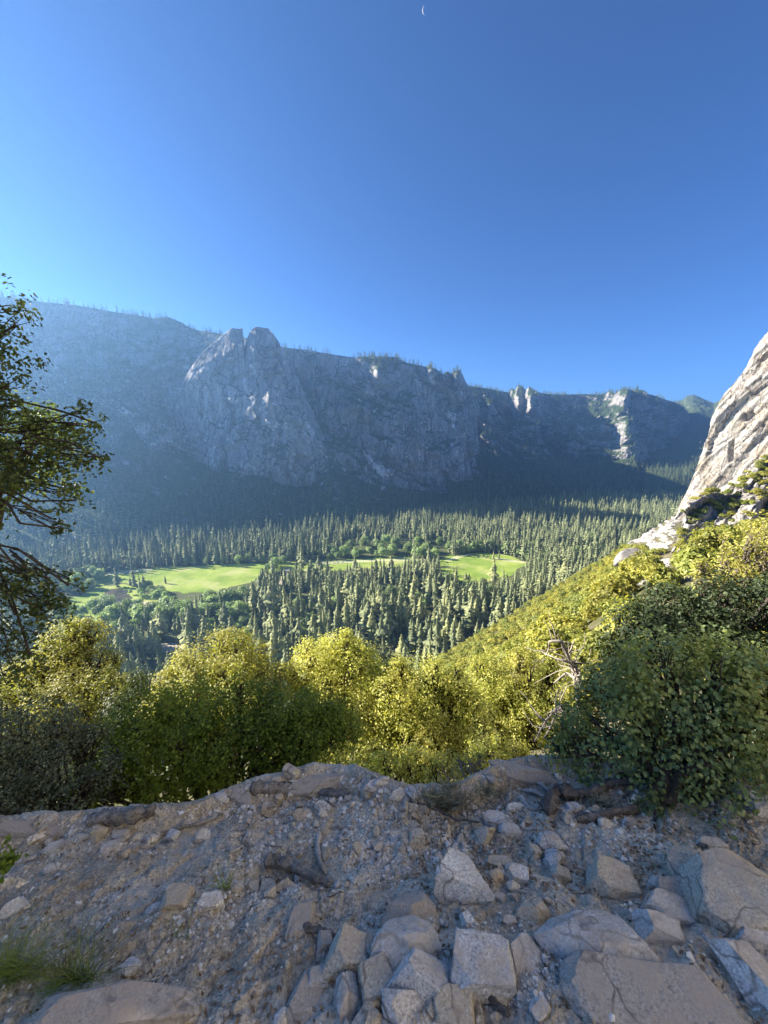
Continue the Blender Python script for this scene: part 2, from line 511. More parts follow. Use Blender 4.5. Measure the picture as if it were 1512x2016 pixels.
# ------------------------------------------------------------------ mountain sheets
class Sheet:
    """surface through control rows; each row = (px ctrl, py ctrl, Y ctrl), plus number of steps to the next row"""
    def __init__(self, cols, rows, steps, back=((150, -40), (700, -160))):
        cols = np.asarray(cols, float)
        pts = []
        for px, py, Y in rows:
            cy = np.interp(cols, px, py); cY = np.interp(cols, px, Y)
            pts.append(at(cols, cy, cY))
        L = []
        self.rim = pts[0]
        k0, m0 = ray(cols, np.interp(cols, rows[0][0], rows[0][1]))
        for dY, dz in reversed(back):
            Yb = pts[0][:, 1] + dY
            L.append(np.stack([k0 * Yb, Yb, m0 * Yb + dz], -1))
        nb = len(L)
        lev = [-1.0] * nb
        for i in range(len(pts) - 1):
            for j in range(steps[i]):
                t = j / steps[i]
                L.append(pts[i] * (1 - t) + pts[i + 1] * t)
                lev.append(i + t)
        L.append(pts[-1]); lev.append(len(pts) - 1.0)
        self.P = np.stack(L)            # rows, cols, 3
        self.lev = np.array(lev)
        self.nb = nb
        self.cols = cols
    def build(self, name, mat):
        nr, nc, _ = self.P.shape
        return structure(name, raw_mesh(name, self.P.reshape(-1, 3), grid_faces(nr, nc)[:, ::-1], mat))
    def normals(self):
        du = np.gradient(self.P, axis=1); dv = np.gradient(self.P, axis=0)
        n = np.cross(du, dv)
        n /= np.linalg.norm(n, axis=-1, keepdims=True) + 1e-9
        flip = np.sign(n[..., 2:3] + 1e-6)
        return n * flip
    def sample(self, rng, n, mask=None):
        """n points roughly even in the picture; mask(P, normal, lev) -> probability"""
        nr, nc, _ = self.P.shape
        r = self.nb + rng.random(n) * (nr - 1.001 - self.nb)
        c = rng.random(n) * (nc - 1.001)
        i, j = r.astype(int), c.astype(int)
        a, b = (r - i)[:, None], (c - j)[:, None]
        P = self.P
        p = P[i, j] * (1 - a) * (1 - b) + P[i + 1, j] * a * (1 - b) + P[i, j + 1] * (1 - a) * b + P[i + 1, j + 1] * a * b
        N = self.normals()[i, j]
        lev = self.lev[i] + a[:, 0] * (self.lev[i + 1] - self.lev[i])
        if mask is not None:
            keep = rng.random(n) < mask(p, N, lev)
            p = p[keep]
        return p

def cliff_disp(P, amp, nrm, seed=0, along=(0.8, 0.57, 0.0), sc=1.0):
    s = P @ np.array(along)
    q = np.stack([s, P @ np.array([-along[1], along[0], 0.0]), P[..., 2]], -1)
    warp = (fbm(q / (150 * sc), 4, seed + 40) - 0.5) * 150 * sc
    tilt = (fbm(q / (500 * sc), 2, seed + 44) - 0.5) * 1.6
    qw = q + np.stack([warp + tilt * q[..., 2], warp * 0, warp * 0.5], -1)
    d = (fbm(q / (280 * sc), 4, seed, 0.55) - 0.5) * 120 * sc
    d = d + (ridged(qw / (np.array([150, 500, 800]) * sc), 4, seed + 3) - 0.62) * 50 * sc
    # faces broken along steep joints
    for a, b, h, k in ((130, 300, 75, 11), (52, 135, 34, 13), (21, 52, 15, 15), (9, 22, 6.5, 17)):
        w2 = qw + (fbm(q / (a * 0.7 * sc), 3, seed + k)[..., None] - 0.5) * a * 0.5 * sc
        d = d + facets(np.stack([w2[..., 0] + 0.25 * w2[..., 1], w2[..., 2] + 0.35 * w2[..., 0]], -1), (a * sc, b * sc), 1.0, seed + k * 10) * h * sc
    d = d + (fbm(q / (np.array([16, 40, 30]) * sc), 4, seed + 9, 0.6) - 0.5) * 14 * sc
    return P + d[..., None] * np.asarray(amp)[..., None] * np.asarray(nrm)

def fpl(px, py):
    """Y of the valley floor at that picture row"""
    _, m = ray(px, py)
    return FLOOR / m

NRM = np.array([0.45, -0.85, 0.12])
pa = lambda *a: np.array(a, float)
# --- long south wall
cx = pa(-420, 0, 80, 150, 220, 300, 330, 352, 380, 400, 470, 560, 600, 650, 700, 730, 780, 800, 838, 846, 853, 862, 868, 874, 880, 888, 896, 905, 911, 918, 930, 945)
ry = pa(560, 585, 594, 601, 613, 626, 623, 632, 648, 652, 662, 684, 689, 697, 704, 702, 703, 714, 722, 717, 725, 728, 735, 737, 730, 736, 730, 727, 736, 753, 768, 800)
rY = pa(1500, 1750, 1800, 1850, 1880, 1950, 1980, 1980, 1960, 1940, 1900, 1850, 1870, 1930, 1960, 1980, 2000, 2020, 2060, 2060, 2070, 2070, 2080, 2080, 2080, 2085, 2085, 2090, 2100, 2120, 2150, 2250)
bx = pa(-420, 0, 100, 230, 330, 420, 500, 560, 610, 650, 760, 870, 950, 1010)
by = pa(880, 865, 850, 838, 878, 920, 908, 930, 945, 905, 955, 975, 955, 930)
bY = pa(1200, 1330, 1400, 1450, 1480, 1490, 1500, 1500, 1500, 1540, 1620, 1720, 1850, 2000)
fx = pa(-420, 0, 200, 400, 560, 700, 900, 1150)
fy = pa(1130, 1105, 1090, 1062, 1052, 1040, 1010, 985)
cols = np.arange(-420, 946, 3.0)
ux = pa(-420, 0, 200, 380, 450, 560, 700, 900, 945)
uy = pa(720, 720, 730, 770, 760, 745, 745, 775, 850)
uY = pa(1350, 1560, 1640, 1680, 1740, 1780, 1890, 2040, 2200)
def frow(d, dz): return (fx, fy + dz, fpl(fx, fy) + d)
sh = Sheet(cols, [(cx, ry, rY), (ux, uy, uY), (bx, by, bY), (fx, fy, fpl(fx, fy)), (fx, fy + 9, fpl(fx, fy) - 10)], [26, 62, 36, 3])
lev = sh.lev[:, None] + 0 * sh.P[..., 0]
rightw = sstep(430, 560, cols)[None, :] + 0 * lev
amp = np.interp(lev, [-1, 0, 0.3, 1, 1.9, 2.15, 3], [0, 0.05, 0.55, 1.0, 1.0, 0.22, 0.0])
ampl = np.interp(lev, [-1, 0, 0.5, 1, 1.25, 1.9, 2.15, 3], [0, 0.05, 0.3, 0.45, 0.9, 0.9, 0.22, 0.0])
amp = amp * rightw + ampl * (1 - rightw)
P = cliff_disp(sh.P, amp, NRM, 1)
qx, qy, _ = project(sh.P)
for (ax, ay, w, h, d) in ((850, 738, 9, 14, 70), (873, 746, 9, 15, 90), (908, 752, 10, 24, 130), (795, 724, 13, 12, 70), (745, 742, 16, 18, 70), (820, 790, 10, 18, 60)):
    e = np.exp(-(((qx - ax) / w) ** 2 + ((qy - ay) / h) ** 2) * 1.2)
    P = P + (e * d * np.interp(lev, [-1, 0, 0.15, 2], [0, 0.05, 1, 1]))[..., None] * np.array([-0.3, -0.95, 0.0])
sh.P = P
WALL = sh
sh.build('mountain_wall', M['wall'])

# --- lower dome on the left foot of the wall
cols = np.arange(-420, 440, 3.0)
dx = pa(-420, 0, 120, 200, 300, 370, 400, 415, 440)
dy = pa(905, 925, 930, 935, 945, 972, 995, 1030, 1070)
dY = pa(1050, 1190, 1240, 1270, 1290, 1290, 1270, 1240, 1230)
ex = pa(-420, 0, 200, 330, 410, 440)
ey = pa(1105, 1092, 1062, 1050, 1050, 1068)
sh = Sheet(cols, [(dx, dy, dY), (ex, ey - 40, np.interp(ex, dx, dY) - 55), (ex, ey, np.interp(ex, dx, dY) - 85), (ex, ey + 30, np.interp(ex, dx, dY) - 130)], [30, 20, 8], back=((60, -4), (260, -40)))
lev = sh.lev[:, None] + 0 * sh.P[..., 0]
amp = np.interp(lev, [-1, 0, 0.4, 1, 2, 3], [0, 0.05, 0.4, 0.5, 0.4, 0.1])
sh.P = cliff_disp(sh.P, amp, NRM, 21, sc=0.7)
sh.build('rock_dome', M['dome'])
DOME = sh

# --- twin-headed spire standing before the wall
cols = np.arange(335, 672, 2.0)
sx_ = pa(335, 360, 376, 400, 430, 444, 455, 468, 478, 481, 486, 492, 504, 515, 528, 537, 548, 560, 580, 600, 625, 645, 672)
sy_ = pa(800, 752, 724, 692, 667, 655, 646, 648, 645, 688, 668, 652, 643, 645, 646, 656, 672, 700, 728, 776, 830, 885, 930)
sY_ = pa(1600, 1590, 1582, 1576, 1572, 1570, 1568, 1566, 1564, 1592, 1566, 1562, 1560, 1560, 1562, 1540, 1560, 1580, 1600, 1620, 1640, 1650, 1660)
b2x = pa(335, 420, 500, 560, 610, 640, 672)
b2y = pa(900, 925, 915, 935, 950, 930, 940)
b2Y = pa(1510, 1460, 1430, 1425, 1440, 1480, 1540)
m2x = pa(335, 400, 445, 480, 500, 540, 580, 620, 672)
m2y = pa(838, 760, 722, 728, 715, 722, 775, 860, 934)
m2Y = pa(1594, 1578, 1562, 1542, 1534, 1530, 1520, 1560, 1600)
sh = Sheet(cols, [(sx_, sy_, sY_), (m2x, m2y, m2Y), (b2x, b2y, b2Y), (b2x, b2y + 25, b2Y - 10)], [34, 66, 8], back=((70, -30), (330, -260)))
lev = sh.lev[:, None] + 0 * sh.P[..., 0]
amp = np.interp(lev, [-1, 0, 0.5, 1, 2, 3], [0, 0.06, 0.4, 0.62, 0.8, 0.5])
sh.P = cliff_disp(sh.P, amp, NRM, 33, sc=0.75)
SPIRE = sh
sh.build('rock_spire', M['wall'])

# --- farther crags on the right
cols = np.arange(880, 1362, 2.0)
gx_ = pa(880, 925, 960, 1002, 1008, 1014, 1020, 1028, 1034, 1042, 1050, 1060, 1070, 1100, 1150, 1190, 1200, 1210, 1222, 1235, 1244, 1255, 1268, 1277, 1300, 1325, 1345, 1362)
gy_ = pa(765, 760, 765, 773, 764, 768, 758, 760, 768, 761, 766, 772, 775, 777, 776, 777, 770, 774, 767, 765, 769, 766, 769, 776, 783, 791, 800, 830)
gY_ = pa(2750, 2830, 2920, 3000, 2980, 2950, 2920, 2880, 2850, 2810, 2780, 2740, 2960, 3120, 3150, 3080, 3040, 2990, 2930, 2870, 3060, 3030, 2990, 2950, 3240, 3440, 3560, 3650)
hx = pa(880, 1000, 1060, 1150, 1200, 1240, 1290, 1330, 1362)
hy = pa(880, 900, 905, 900, 905, 905, 900, 915, 940)
hY = pa(2350, 2420, 2380, 2560, 2480, 2400, 2720, 2850, 2900)
f2x = pa(880, 1000, 1150, 1250, 1362)
f2y = pa(1010, 1000, 985, 972, 957)
sh = Sheet(cols, [(gx_, gy_, gY_), (hx, hy, hY), (f2x, f2y, fpl(f2x, f2y)), (f2x, f2y + 8, fpl(f2x, f2y) - 20)], [64, 30, 2])
lev = sh.lev[:, None] + 0 * sh.P[..., 0]
amp = np.interp(lev, [-1, 0, 0.2, 0.8, 1.1, 2], [0, 0.08, 1.0, 1.0, 0.3, 0.0])
P = cliff_disp(sh.P, amp, np.array([0.0, -1.0, 0.1]), 57, sc=1.35)
# ribs that stick out of the wall and catch the sun
qx, qy, _ = project(sh.P)
for (ax, ay, w, h, d) in ((1020, 784, 9, 26, 90), (1046, 790, 9, 24, 90), (1180, 822, 16, 30, 110), (1216, 846, 14, 36, 150), (962, 800, 10, 20, 90), (1232, 778, 14, 14, 90), (1262, 782, 14, 12, 80), (1330, 812, 14, 22, 120), (1100, 800, 10, 16, 70)):
    e = np.exp(-(((qx - ax) / w) ** 2 + ((qy - ay) / h) ** 2) * 1.2)
    P = P + (e * d * np.interp(lev, [-1, 0, 0.15, 2], [0, 0.05, 1, 1]))[..., None] * np.array([-0.35, -0.9, 0.0])
sh.P = P
CRAG = sh
sh.build('mountain_crag', M['crag'])

# --- valley head, turned to the sun
cols = np.arange(1270, 1620, 2.0)
ix = pa(1270, 1325, 1342, 1352, 1365, 1376, 1386, 1405, 1418, 1440, 1480, 1620)
iy = pa(800, 793, 788, 780, 777, 781, 786, 794, 788, 780, 770, 760)
iY = pa(5000, 4700, 4600, 4550, 4500, 4400, 4350, 4250, 3950, 3800, 3600, 3200)
jx = pa(1270, 1350, 1420, 1620)
jy = pa(900, 905, 900, 890)
jY = pa(2620, 2420, 2280, 2050)
k2x = pa(1270, 1350, 1420, 1620)
k2y = pa(970, 957, 945, 930)
sh = Sheet(cols, [(ix, iy, iY), (jx, jy, jY), (k2x, k2y, fpl(k2x, k2y) * 0.97), (k2x, k2y + 8, fpl(k2x, k2y) * 0.96)], [50, 30, 2])
lev = sh.lev[:, None] + 0 * sh.P[..., 0]
amp = np.interp(lev, [-1, 0, 0.15, 0.6, 1.1, 2], [0, 0.05, 0.8, 0.8, 0.3, 0.0])
sh.P = cliff_disp(sh.P, amp, np.array([-0.6, -0.7, 0.1]), 77, along=(0.75, -0.65, 0.0), sc=1.2)
HEAD = sh
M['head'] = wall_mat('valley_head_granite', (0.34, 0.32, 0.3), (0.5, 0.48, 0.45), (0.17, 0.165, 0.16), (0.08, 0.11, 0.05), 0.2, 0.42)
sh.build('valley_head_mountain', M['head'])

# --- pale cliff at the right edge
rows_py = np.concatenate([np.linspace(330, 640, 50), np.linspace(643, 1060, 170)])
ex_ = np.interp(rows_py, [330, 620, 672, 690, 722, 745, 772, 790, 815, 850, 890, 920, 950, 985, 1003, 1060],
                [1750, 1560, 1513, 1502, 1488, 1470, 1444, 1432, 1421, 1412, 1398, 1388, 1375, 1358, 1350, 1335])
ex_ = ex_ - 13
ss = np.linspace(0, 1, 230) ** 1.15
gpx = ex_[:, None] + (2050 - ex_[:, None]) * ss[None, :]
gY = 430 - 190 * ss[None, :] + 0 * gpx
P = at(gpx, rows_py[:, None] + 0 * gpx, gY)
# joints and exfoliation sheets leaning from upper right to lower left
yy = P[..., 1] * 0.958 + P[..., 2] * 0.287
zz = P[..., 1] * 0.287 - P[..., 2] * 0.958
q = np.stack([yy, zz, 0 * yy], -1)
wv = (fbm(q / 40.0, 3, 6) - 0.5) * 12
q = q + np.stack([wv, 0 * wv, 0 * wv], -1)
stp = fbm(q / np.array([16.0, 150, 1]), 4, 90)
d = np.floor(stp * 8) / 8 * 0.5 + stp * 0.5
d = d * 18 + (ridged(q / np.array([7.0, 110, 1]), 3, 95) - 0.6) * 3.5 + (fbm(P / 5.0, 4, 99) - 0.5) * 2.0
fall = sstep(0.0, 0.02, ss)[None, :] * 0.4 + 0.6
def notch(P, px, py, w, h, dep):
    qx, qy, _ = project(P)
    return -dep * np.exp(-(((qx - px) / w) ** 4 + ((qy - py) / h) ** 4))
d = d + facets(q[..., :2], (12, 110), 0.8, 610) * 5 + facets(q[..., :2] + wv[..., None] * 0.3, (4, 34), 0.8, 620) * 1.8
d = d * fall + notch(P, 1478, 822, 15, 9, 6) + notch(P, 1446, 890, 5, 20, 6)
P = P + (d - 4 * fall)[..., None] * np.array([-0.92, -0.35, 0.1])
# a back that turns away from view
back1 = P[:, :1] * 1.10 + np.array([9, 0, -7.0]); back2 = P[:, :1] * 1.5 + np.array([190, 0, -60.0])
P = np.concatenate([back2, back1, P], 1)
P[..., 2] = np.minimum(P[..., 2], 335)
structure('cliff', raw_mesh('cliff', P.reshape(-1, 3), grid_faces(*P.shape[:2])[:, ::-1], M['cliff']))
CLIFFP = P

# --- broken grey outcrop under the cliff
rows_py = np.linspace(880, 1215, 130)
ol = np.interp(rows_py, [880, 905, 960, 985, 1003, 1030, 1060, 1090, 1115, 1138, 1215], [1560, 1508, 1440, 1392, 1352, 1344, 1334, 1324, 1314, 1306, 1290])
ss = np.linspace(0, 1, 260) ** 1.3
gpx = ol[:, None] + (1900 - ol[:, None]) * ss[None, :]
gY = (235 + (1003 - rows_py[:, None]) * 0.28) - 70 * ss[None, :] + 0 * gpx
P = at(gpx, rows_py[:, None] + 0 * gpx, gY)
q = P / np.array([16.0, 16, 26])
cellw = P + (fbm(P / 9.0, 3, 140) - 0.5)[..., None] * 9
blocks = _hash(np.floor(cellw[..., 0] / 15), np.floor(cellw[..., 1] / 15), np.floor(cellw[..., 2] / 13), 150)
blocks2 = _hash(np.floor(cellw[..., 0] / 6), np.floor(cellw[..., 1] / 6), np.floor(cellw[..., 2] / 7), 151)
o2 = np.stack([cellw[..., 1] - 0.6 * cellw[..., 0], cellw[..., 2]], -1)
d = blocks * 3 + blocks2 * 1.5 + facets(o2, (16, 22), 1.3, 710) * 16 + facets(o2, (6.5, 9), 1.3, 720) * 6.5 + facets(o2, (2.6, 3.6), 1.2, 730) * 2.0 + (fbm(P / 24.0, 4, 152) - 0.5) * 22 + (ridged(P / np.array([8.0, 8, 25]), 3, 155) - 0.6) * 5 + (fbm(P / 2.5, 3, 158) - 0.5) * 2
fall = (sstep(0.0, 0.02, ss)[None, :] * 0.4 + 0.6)
P = P + ((d - 2) * fall)[..., None] * np.array([-0.7, -0.6, 0.35])
back1 = P[:, :1] * 1.14 + np.array([7, 0, -13.0])
P = np.concatenate([back1, P], 1)
structure('rock_outcrop', raw_mesh('rock_outcrop', P.reshape(-1, 3), grid_faces(*P.shape[:2])[:, ::-1], M['outcrop']))
OUTP = P

# --- unseen granite face added beside and behind the viewer, bouncing sunlight onto the ledge
sx2 = np.linspace(0, 1, 70)
ctrl = np.array([(13.5, 11), (12.5, 4), (13.0, -5), (12.0, -14), (7, -23), (-4, -29), (-16, -31)], float)
cxx = np.interp(sx2, np.linspace(0, 1, len(ctrl)), ctrl[:, 0]); cyy = np.interp(sx2, np.linspace(0, 1, len(ctrl)), ctrl[:, 1])
hh = np.linspace(-14, 34, 60)
tx, ty = np.gradient(cxx), np.gradient(cyy)
nx, ny = ty, -tx
ln = np.hypot(nx, ny); nx, ny = nx / ln, ny / ln
P = np.stack([cxx[None, :] + nx[None, :] * -0.16 * hh[:, None], cyy[None, :] + ny[None, :] * -0.16 * hh[:, None], hh[:, None] + 0 * cxx[None, :]], -1)
P = P + ((fbm(P / 7.0, 4, 410) - 0.5) * 4.0)[..., None] * np.stack([nx, ny, 0 * nx], -1)[None]
structure('cliff', raw_mesh('cliff', P.reshape(-1, 3), grid_faces(60, 70), M['cliff']))
# ------------------------------------------------------------------ far vegetation
def conifer_template(seed, levels, per, width=0.13, base=0.12, sides=4):
    """unit-height tree: V (n,3), F (m,3), split index between trunk and needles"""
    rng = np.random.default_rng(seed)
    V, F = [], []
    n = 0
    # trunk
    th = np.arange(sides) * 2 * math.pi / sides
    lo = np.stack([0.014 * np.cos(th), 0.014 * np.sin(th), 0 * th - 0.03], -1)
    hi = np.array([[0, 0, 0.96]])
    V += [lo, hi]
    F += [np.array([[i, (i + 1) % sides, sides] for i in range(sides)])]
    n = sides + 1
    nt = sides
    gap = rng.random(levels)
    for L in range(levels):
        f = L / (levels - 1)
        z = base + (0.985 - base) * f ** 0.9
        prof = (1 - f) ** 0.75 * (0.55 + 0.45 * min(1, f / 0.18))
        r = width * (prof + 0.03) * (0.62 + 0.7 * gap[L])
        k = max(3, int(round(per * (0.6 + 0.4 * (1 - f)))))
        a0 = rng.random() * 6.28
        for i in range(k):
            a = a0 + (i + 0.5 * rng.random()) * 6.28 / k
            rr = r * (0.3 + 0.95 * rng.random())
            hgt = (0.045 + 0.05 * (1 - f)) * (0.8 + 0.5 * rng.random())
            d = np.array([math.cos(a), math.sin(a), 0]); s = np.array([-math.sin(a), math.cos(a), 0])
            w = rr * 0.55 + 0.008
            tip = d * rr + [0, 0, z - hgt * 0.75]
            top = d * rr * 0.08 + [0, 0, z + hgt * 0.45]
            m1 = d * rr * 0.6 + s * w + [0, 0, z - hgt * 0.55]
            m2 = d * rr * 0.6 - s * w + [0, 0, z - hgt * 0.55]
            mid = d * rr * 0.55 + [0, 0, z + hgt * 0.05]
            V.append(np.array([top, m1, tip, m2, mid]))
            F.append(np.array([[0, 1, 4], [1, 2, 4], [2, 3, 4], [3, 0, 4]]) + n)
            n += 5
    # leader
    V.append(np.array([[0.008, 0, 0.93], [-0.006, 0.007, 0.93], [-0.006, -0.007, 0.93], [0, 0, 1.0]]))
    F.append(np.array([[0, 1, 3], [1, 2, 3], [2, 0, 3]]) + n)
    return np.concatenate(V), np.concatenate(F), nt

def blob_template(seed, nclump, nleaf, size, flat=1.0, low=-0.5):
    """unit broadleaf crown of small leaf cards in the ball radius 1 around z=1"""
    rng = np.random.default_rng(seed)
    lobes = rng.normal(0, 1, (7, 3)); lobes /= np.linalg.norm(lobes, axis=1, keepdims=True)
    lobes *= rng.uniform(0.3, 0.55, (7, 1)); lobes[:, 2] = np.abs(lobes[:, 2]) * 0.9 - 0.05
    lr = rng.uniform(0.4, 0.58, 7)
    P, N = [], []
    for c in range(nclump):
        i = rng.integers(7)
        d = rng.normal(0, 1, 3); d /= np.linalg.norm(d)
        if d[2] < low: d[2] *= -1
        cpos = lobes[i] + d * lr[i] * rng.uniform(0.75, 1.0)
        p = cpos + rng.normal(0, 0.09, (nleaf, 3))
        nn = d * 1.1 + rng.normal(0, 0.38, (nleaf, 3)) + [0, 0, 0.35]
        P.append(p); N.append(nn)
    P = np.concatenate(P); N = np.concatenate(N)
    P[:, 2] = P[:, 2] * flat + 0.75
    return leaf_geo(P, N, size, rng)

def leaf_geo(P, N, size, rng, oval=False, wid=0.6, updir=None):
    n = len(P)
    N = N / (np.linalg.norm(N, axis=1, keepdims=True) + 1e-9)
    T = rng.normal(0, 1, (n, 3))
    if updir is not None: T = T * 0.7 + updir
    T -= (T * N).sum(1, keepdims=True) * N
    T /= np.linalg.norm(T, axis=1, keepdims=True) + 1e-9
    B = np.cross(N, T)
    L = (size * rng.uniform(0.65, 1.3, n))[:, None]
    W = L * wid * rng.uniform(0.75, 1.2, (n, 1))
    r = rng.random(n)
    if not oval:
        V = np.stack([P - T * L * 0.5, P + B * W * 0.5 + N * L * 0.10, P + T * L * 0.5, P - B * W * 0.5 + N * L * 0.10], 1).reshape(-1, 3)
        i = np.arange(n)[:, None] * 4
        F = np.concatenate([i + [0, 1, 2], i + [0, 2, 3]])
        return V, F, np.repeat(r, 4)
    f = N * L * 0.10
    V = np.stack([P - T * L * 0.5, P - T * L * 0.18 + B * W * 0.46 + f, P + T * L * 0.24 + B * W * 0.44 + f, P + T * L * 0.5 - N * L * 0.08,
                  P + T * L * 0.24 - B * W * 0.44 + f, P - T * L * 0.18 - B * W * 0.46 + f], 1).reshape(-1, 3)
    i = np.arange(n)[:, None] * 6
    F = np.concatenate([i + [0, 1, 2, 3], i + [0, 3, 4, 5]])
    return V, F, np.repeat(r, 6)

def scatter(templates, pts, hs, ws, rng, lean=0.03):
    """merge copies of templates (V,F,...) into one mesh"""
    Vs, Fs, Rs = [], [], []
    n0 = 0
    which = rng.integers(0, len(templates), len(pts))
    for ti, tp in enumerate(templates):
        idx = np.nonzero(which == ti)[0]
        if not len(idx): continue
        V, F = tp[0], tp[1]
        a = rng.random(len(idx)) * 6.283
        ca, sa = np.cos(a)[:, None], np.sin(a)[:, None]
        x = V[None, :, 0] * ca - V[None, :, 1] * sa
        y = V[None, :, 0] * sa + V[None, :, 1] * ca
        h = hs[idx][:, None]; w = ws[idx][:, None]
        ln = rng.normal(0, lean, (len(idx), 2))
        z = V[None, :, 2] * h
        X = np.stack([x * w + ln[:, :1] * z + pts[idx, 0:1], y * w + ln[:, 1:] * z + pts[idx, 1:2], z + pts[idx, 2:3]], -1)
        Vs.append(X.reshape(-1, 3))
        Fs.append((F[None] + (np.arange(len(idx)) * len(V))[:, None, None] + n0).reshape(-1, F.shape[1]))
        tr = rng.random(len(idx))[:, None]
        Rs.append(((0.35 + 0.65 * (tp[2][None] if len(tp) > 2 and isinstance(tp[2], np.ndarray) else rng.random((1, len(V))))) * 0.3 + 0.7 * tr).reshape(-1) if True else None)
        n0 += len(idx) * len(V)
    return np.concatenate(Vs), np.concatenate(Fs), np.concatenate(Rs)

def inpoly(x, y, poly):
    poly = np.asarray(poly, float)
    ins = np.zeros(np.shape(x), bool)
    j = len(poly) - 1
    for i in range(len(poly)):
        xi, yi = poly[i]; xj, yj = poly[j]
        c = ((yi > y) != (yj > y)) & (x < (xj - xi) * (y - yi) / (yj - yi + 1e-12) + xi)
        ins ^= c
        j = i
    return ins

rng = np.random.default_rng(7)

# ---- meadows, river, clearings: sheets lying on the valley floor
MEADOW = {
    'left': [(120, 1146), (200, 1128), (290, 1119), (400, 1113), (505, 1109), (575, 1104), (590, 1112), (545, 1124), (520, 1136), (480, 1150), (430, 1163), (380, 1168), (330, 1166), (298, 1160), (285, 1150), (235, 1148), (200, 1152), (150, 1156)],
    'middle': [(575, 1114), (640, 1104), (700, 1101), (760, 1097), (815, 1097), (822, 1106), (790, 1116), (720, 1120), (660, 1124), (600, 1126), (572, 1122)],
    'right': [(862, 1104), (880, 1096), (915, 1090), (965, 1088), (1005, 1095), (1022, 1104), (1045, 1110), (1020, 1122), (1000, 1136), (960, 1146), (925, 1150), (895, 1144), (872, 1128)],
}
RIVER = [(168, 1192), (180, 1182), (205, 1170), (214, 1162), (236, 1158), (250, 1160), (258, 1170), (258, 1182), (250, 1192), (236, 1197), (205, 1196)]
SAND = [(250, 1188), (275, 1184), (318, 1186), (322, 1192), (290, 1196), (262, 1202), (252, 1198)]
PALE = {'a': [(180, 1131), (230, 1124), (300, 1120), (300, 1123), (240, 1130), (190, 1136)],
        'b': [(875, 1104), (900, 1094), (930, 1090), (930, 1092), (905, 1099), (885, 1106)],
        'c': [(600, 1108), (680, 1104), (780, 1100), (850, 1101), (850, 1104), (760, 1105), (640, 1111)],
        'd': [(960, 1097), (1000, 1101), (1045, 1108), (1030, 1110), (990, 1104)]}
CLEAR = {'a': [(300, 1268), (345, 1266), (372, 1272), (365, 1284), (318, 1286)],
         'b': [(462, 1238), (480, 1230), (496, 1234), (492, 1246), (470, 1248)],
         'c': [(400, 1218), (430, 1212), (492, 1210), (494, 1217), (445, 1222), (405, 1226)],
         'd': [(548, 1152), (562, 1118), (572, 1118), (566, 1152)]}
def floor_sheet(name, poly, z, mat, wob=9.0):
    p = np.array(poly, float)
    P = onplane(p[:, 0], p[:, 1], FLOOR)
    Q = []
    for i in range(len(P)):
        a, b = P[i], P[(i + 1) % len(P)]
        for t in np.linspace(0, 1, 15)[:-1]: Q.append(a * (1 - t) + b * t)
    Q = np.array(Q)
    nn = (fbm(Q / 20.0, 4, 4, 0.65) - 0.5) * 2.6 * wob
    cen = Q.mean(0)
    Q = Q + (Q - cen) / (np.linalg.norm(Q - cen, axis=1, keepdims=True) + 1e-6) * nn[:, None]
    Q[:, 2] = FLOOR + z
    me = bpy.data.meshes.new(name)
    me.from_pydata([tuple(q) for q in Q], [], [list(range(len(Q)))])
    me.materials.append(mat)
    # face up
    me.update()
    if me.polygons[0].normal.z < 0: me.flip_normals()
    return structure(name, me)
for i, (k, p) in enumerate(MEADOW.items()): floor_sheet('meadow', p, 0.30 + 0.02 * i, M['meadow'])
for i, (k, p) in enumerate(PALE.items()): floor_sheet('path', p, 0.50 + 0.02 * i, M['drymeadow'], 2.0)
floor_sheet('river_bank', [(130, 1212), (140, 1180), (190, 1156), (240, 1150), (275, 1156), (285, 1175), (330, 1184), (325, 1197), (280, 1206), (255, 1216), (190, 1214)], 0.20, M['meadow'])
floor_sheet('river', RIVER, 0.60, M['river'])
floor_sheet('sandbank', SAND, 0.70, M['sand'], 3.0)
for i, (k, p) in enumerate(CLEAR.items()): floor_sheet('clearing', p, 0.80 + 0.02 * i, M['sand'], 2.0)

OPEN = [(p, 1.0) for p in MEADOW.values()] + [(RIVER, 1.0), (SAND, 1.0)] + [(p, 1.0) for p in CLEAR.values()]

# ---- conifers of the valley floor
HI = [conifer_template(100 + i, 15, 8, w, b) for i, (w, b) in enumerate(((0.16, 0.10), (0.18, 0.18), (0.14, 0.07), (0.2, 0.26), (0.165, 0.13), (0.15, 0.3), (0.24, 0.34), (0.22, 0.12), (0.13, 0.05)))]
LO = [conifer_template(200 + i, 10, 6, w, b, 3) for i, (w, b) in enumerate(((0.155, 0.08), (0.17, 0.12), (0.145, 0.06), (0.185, 0.16)))]
LO2 = [conifer_template(300 + i, 6, 5, w, 0.04, 3) for i, w in enumerate((0.12, 0.14, 0.16))]

def forest_pts(n):
    Y = 240 + (rng.random(n) ** 0.62) * 1900
    X = (rng.random(n) * 2 - 1) * (Y * 1.04 + 60)
    return X, Y
X, Y = forest_pts(44000)
P = np.stack([X, Y, np.full_like(X, FLOOR)], -1)
px, py, c = project(P)
hz = hill(X, Y)
Pz = P.copy(); Pz[:, 2] = np.maximum(FLOOR, hz)
keep = (hz < FLOOR + 4 + 26 * rng.random(len(X))) & (px > -60) & (px < 1500)
for poly, pr in OPEN: keep &= ~inpoly(px, py, poly)
# lateral wall of the valley
wallY = np.interp(px, fx, fpl(fx, fy))
keep &= Y < wallY + 40
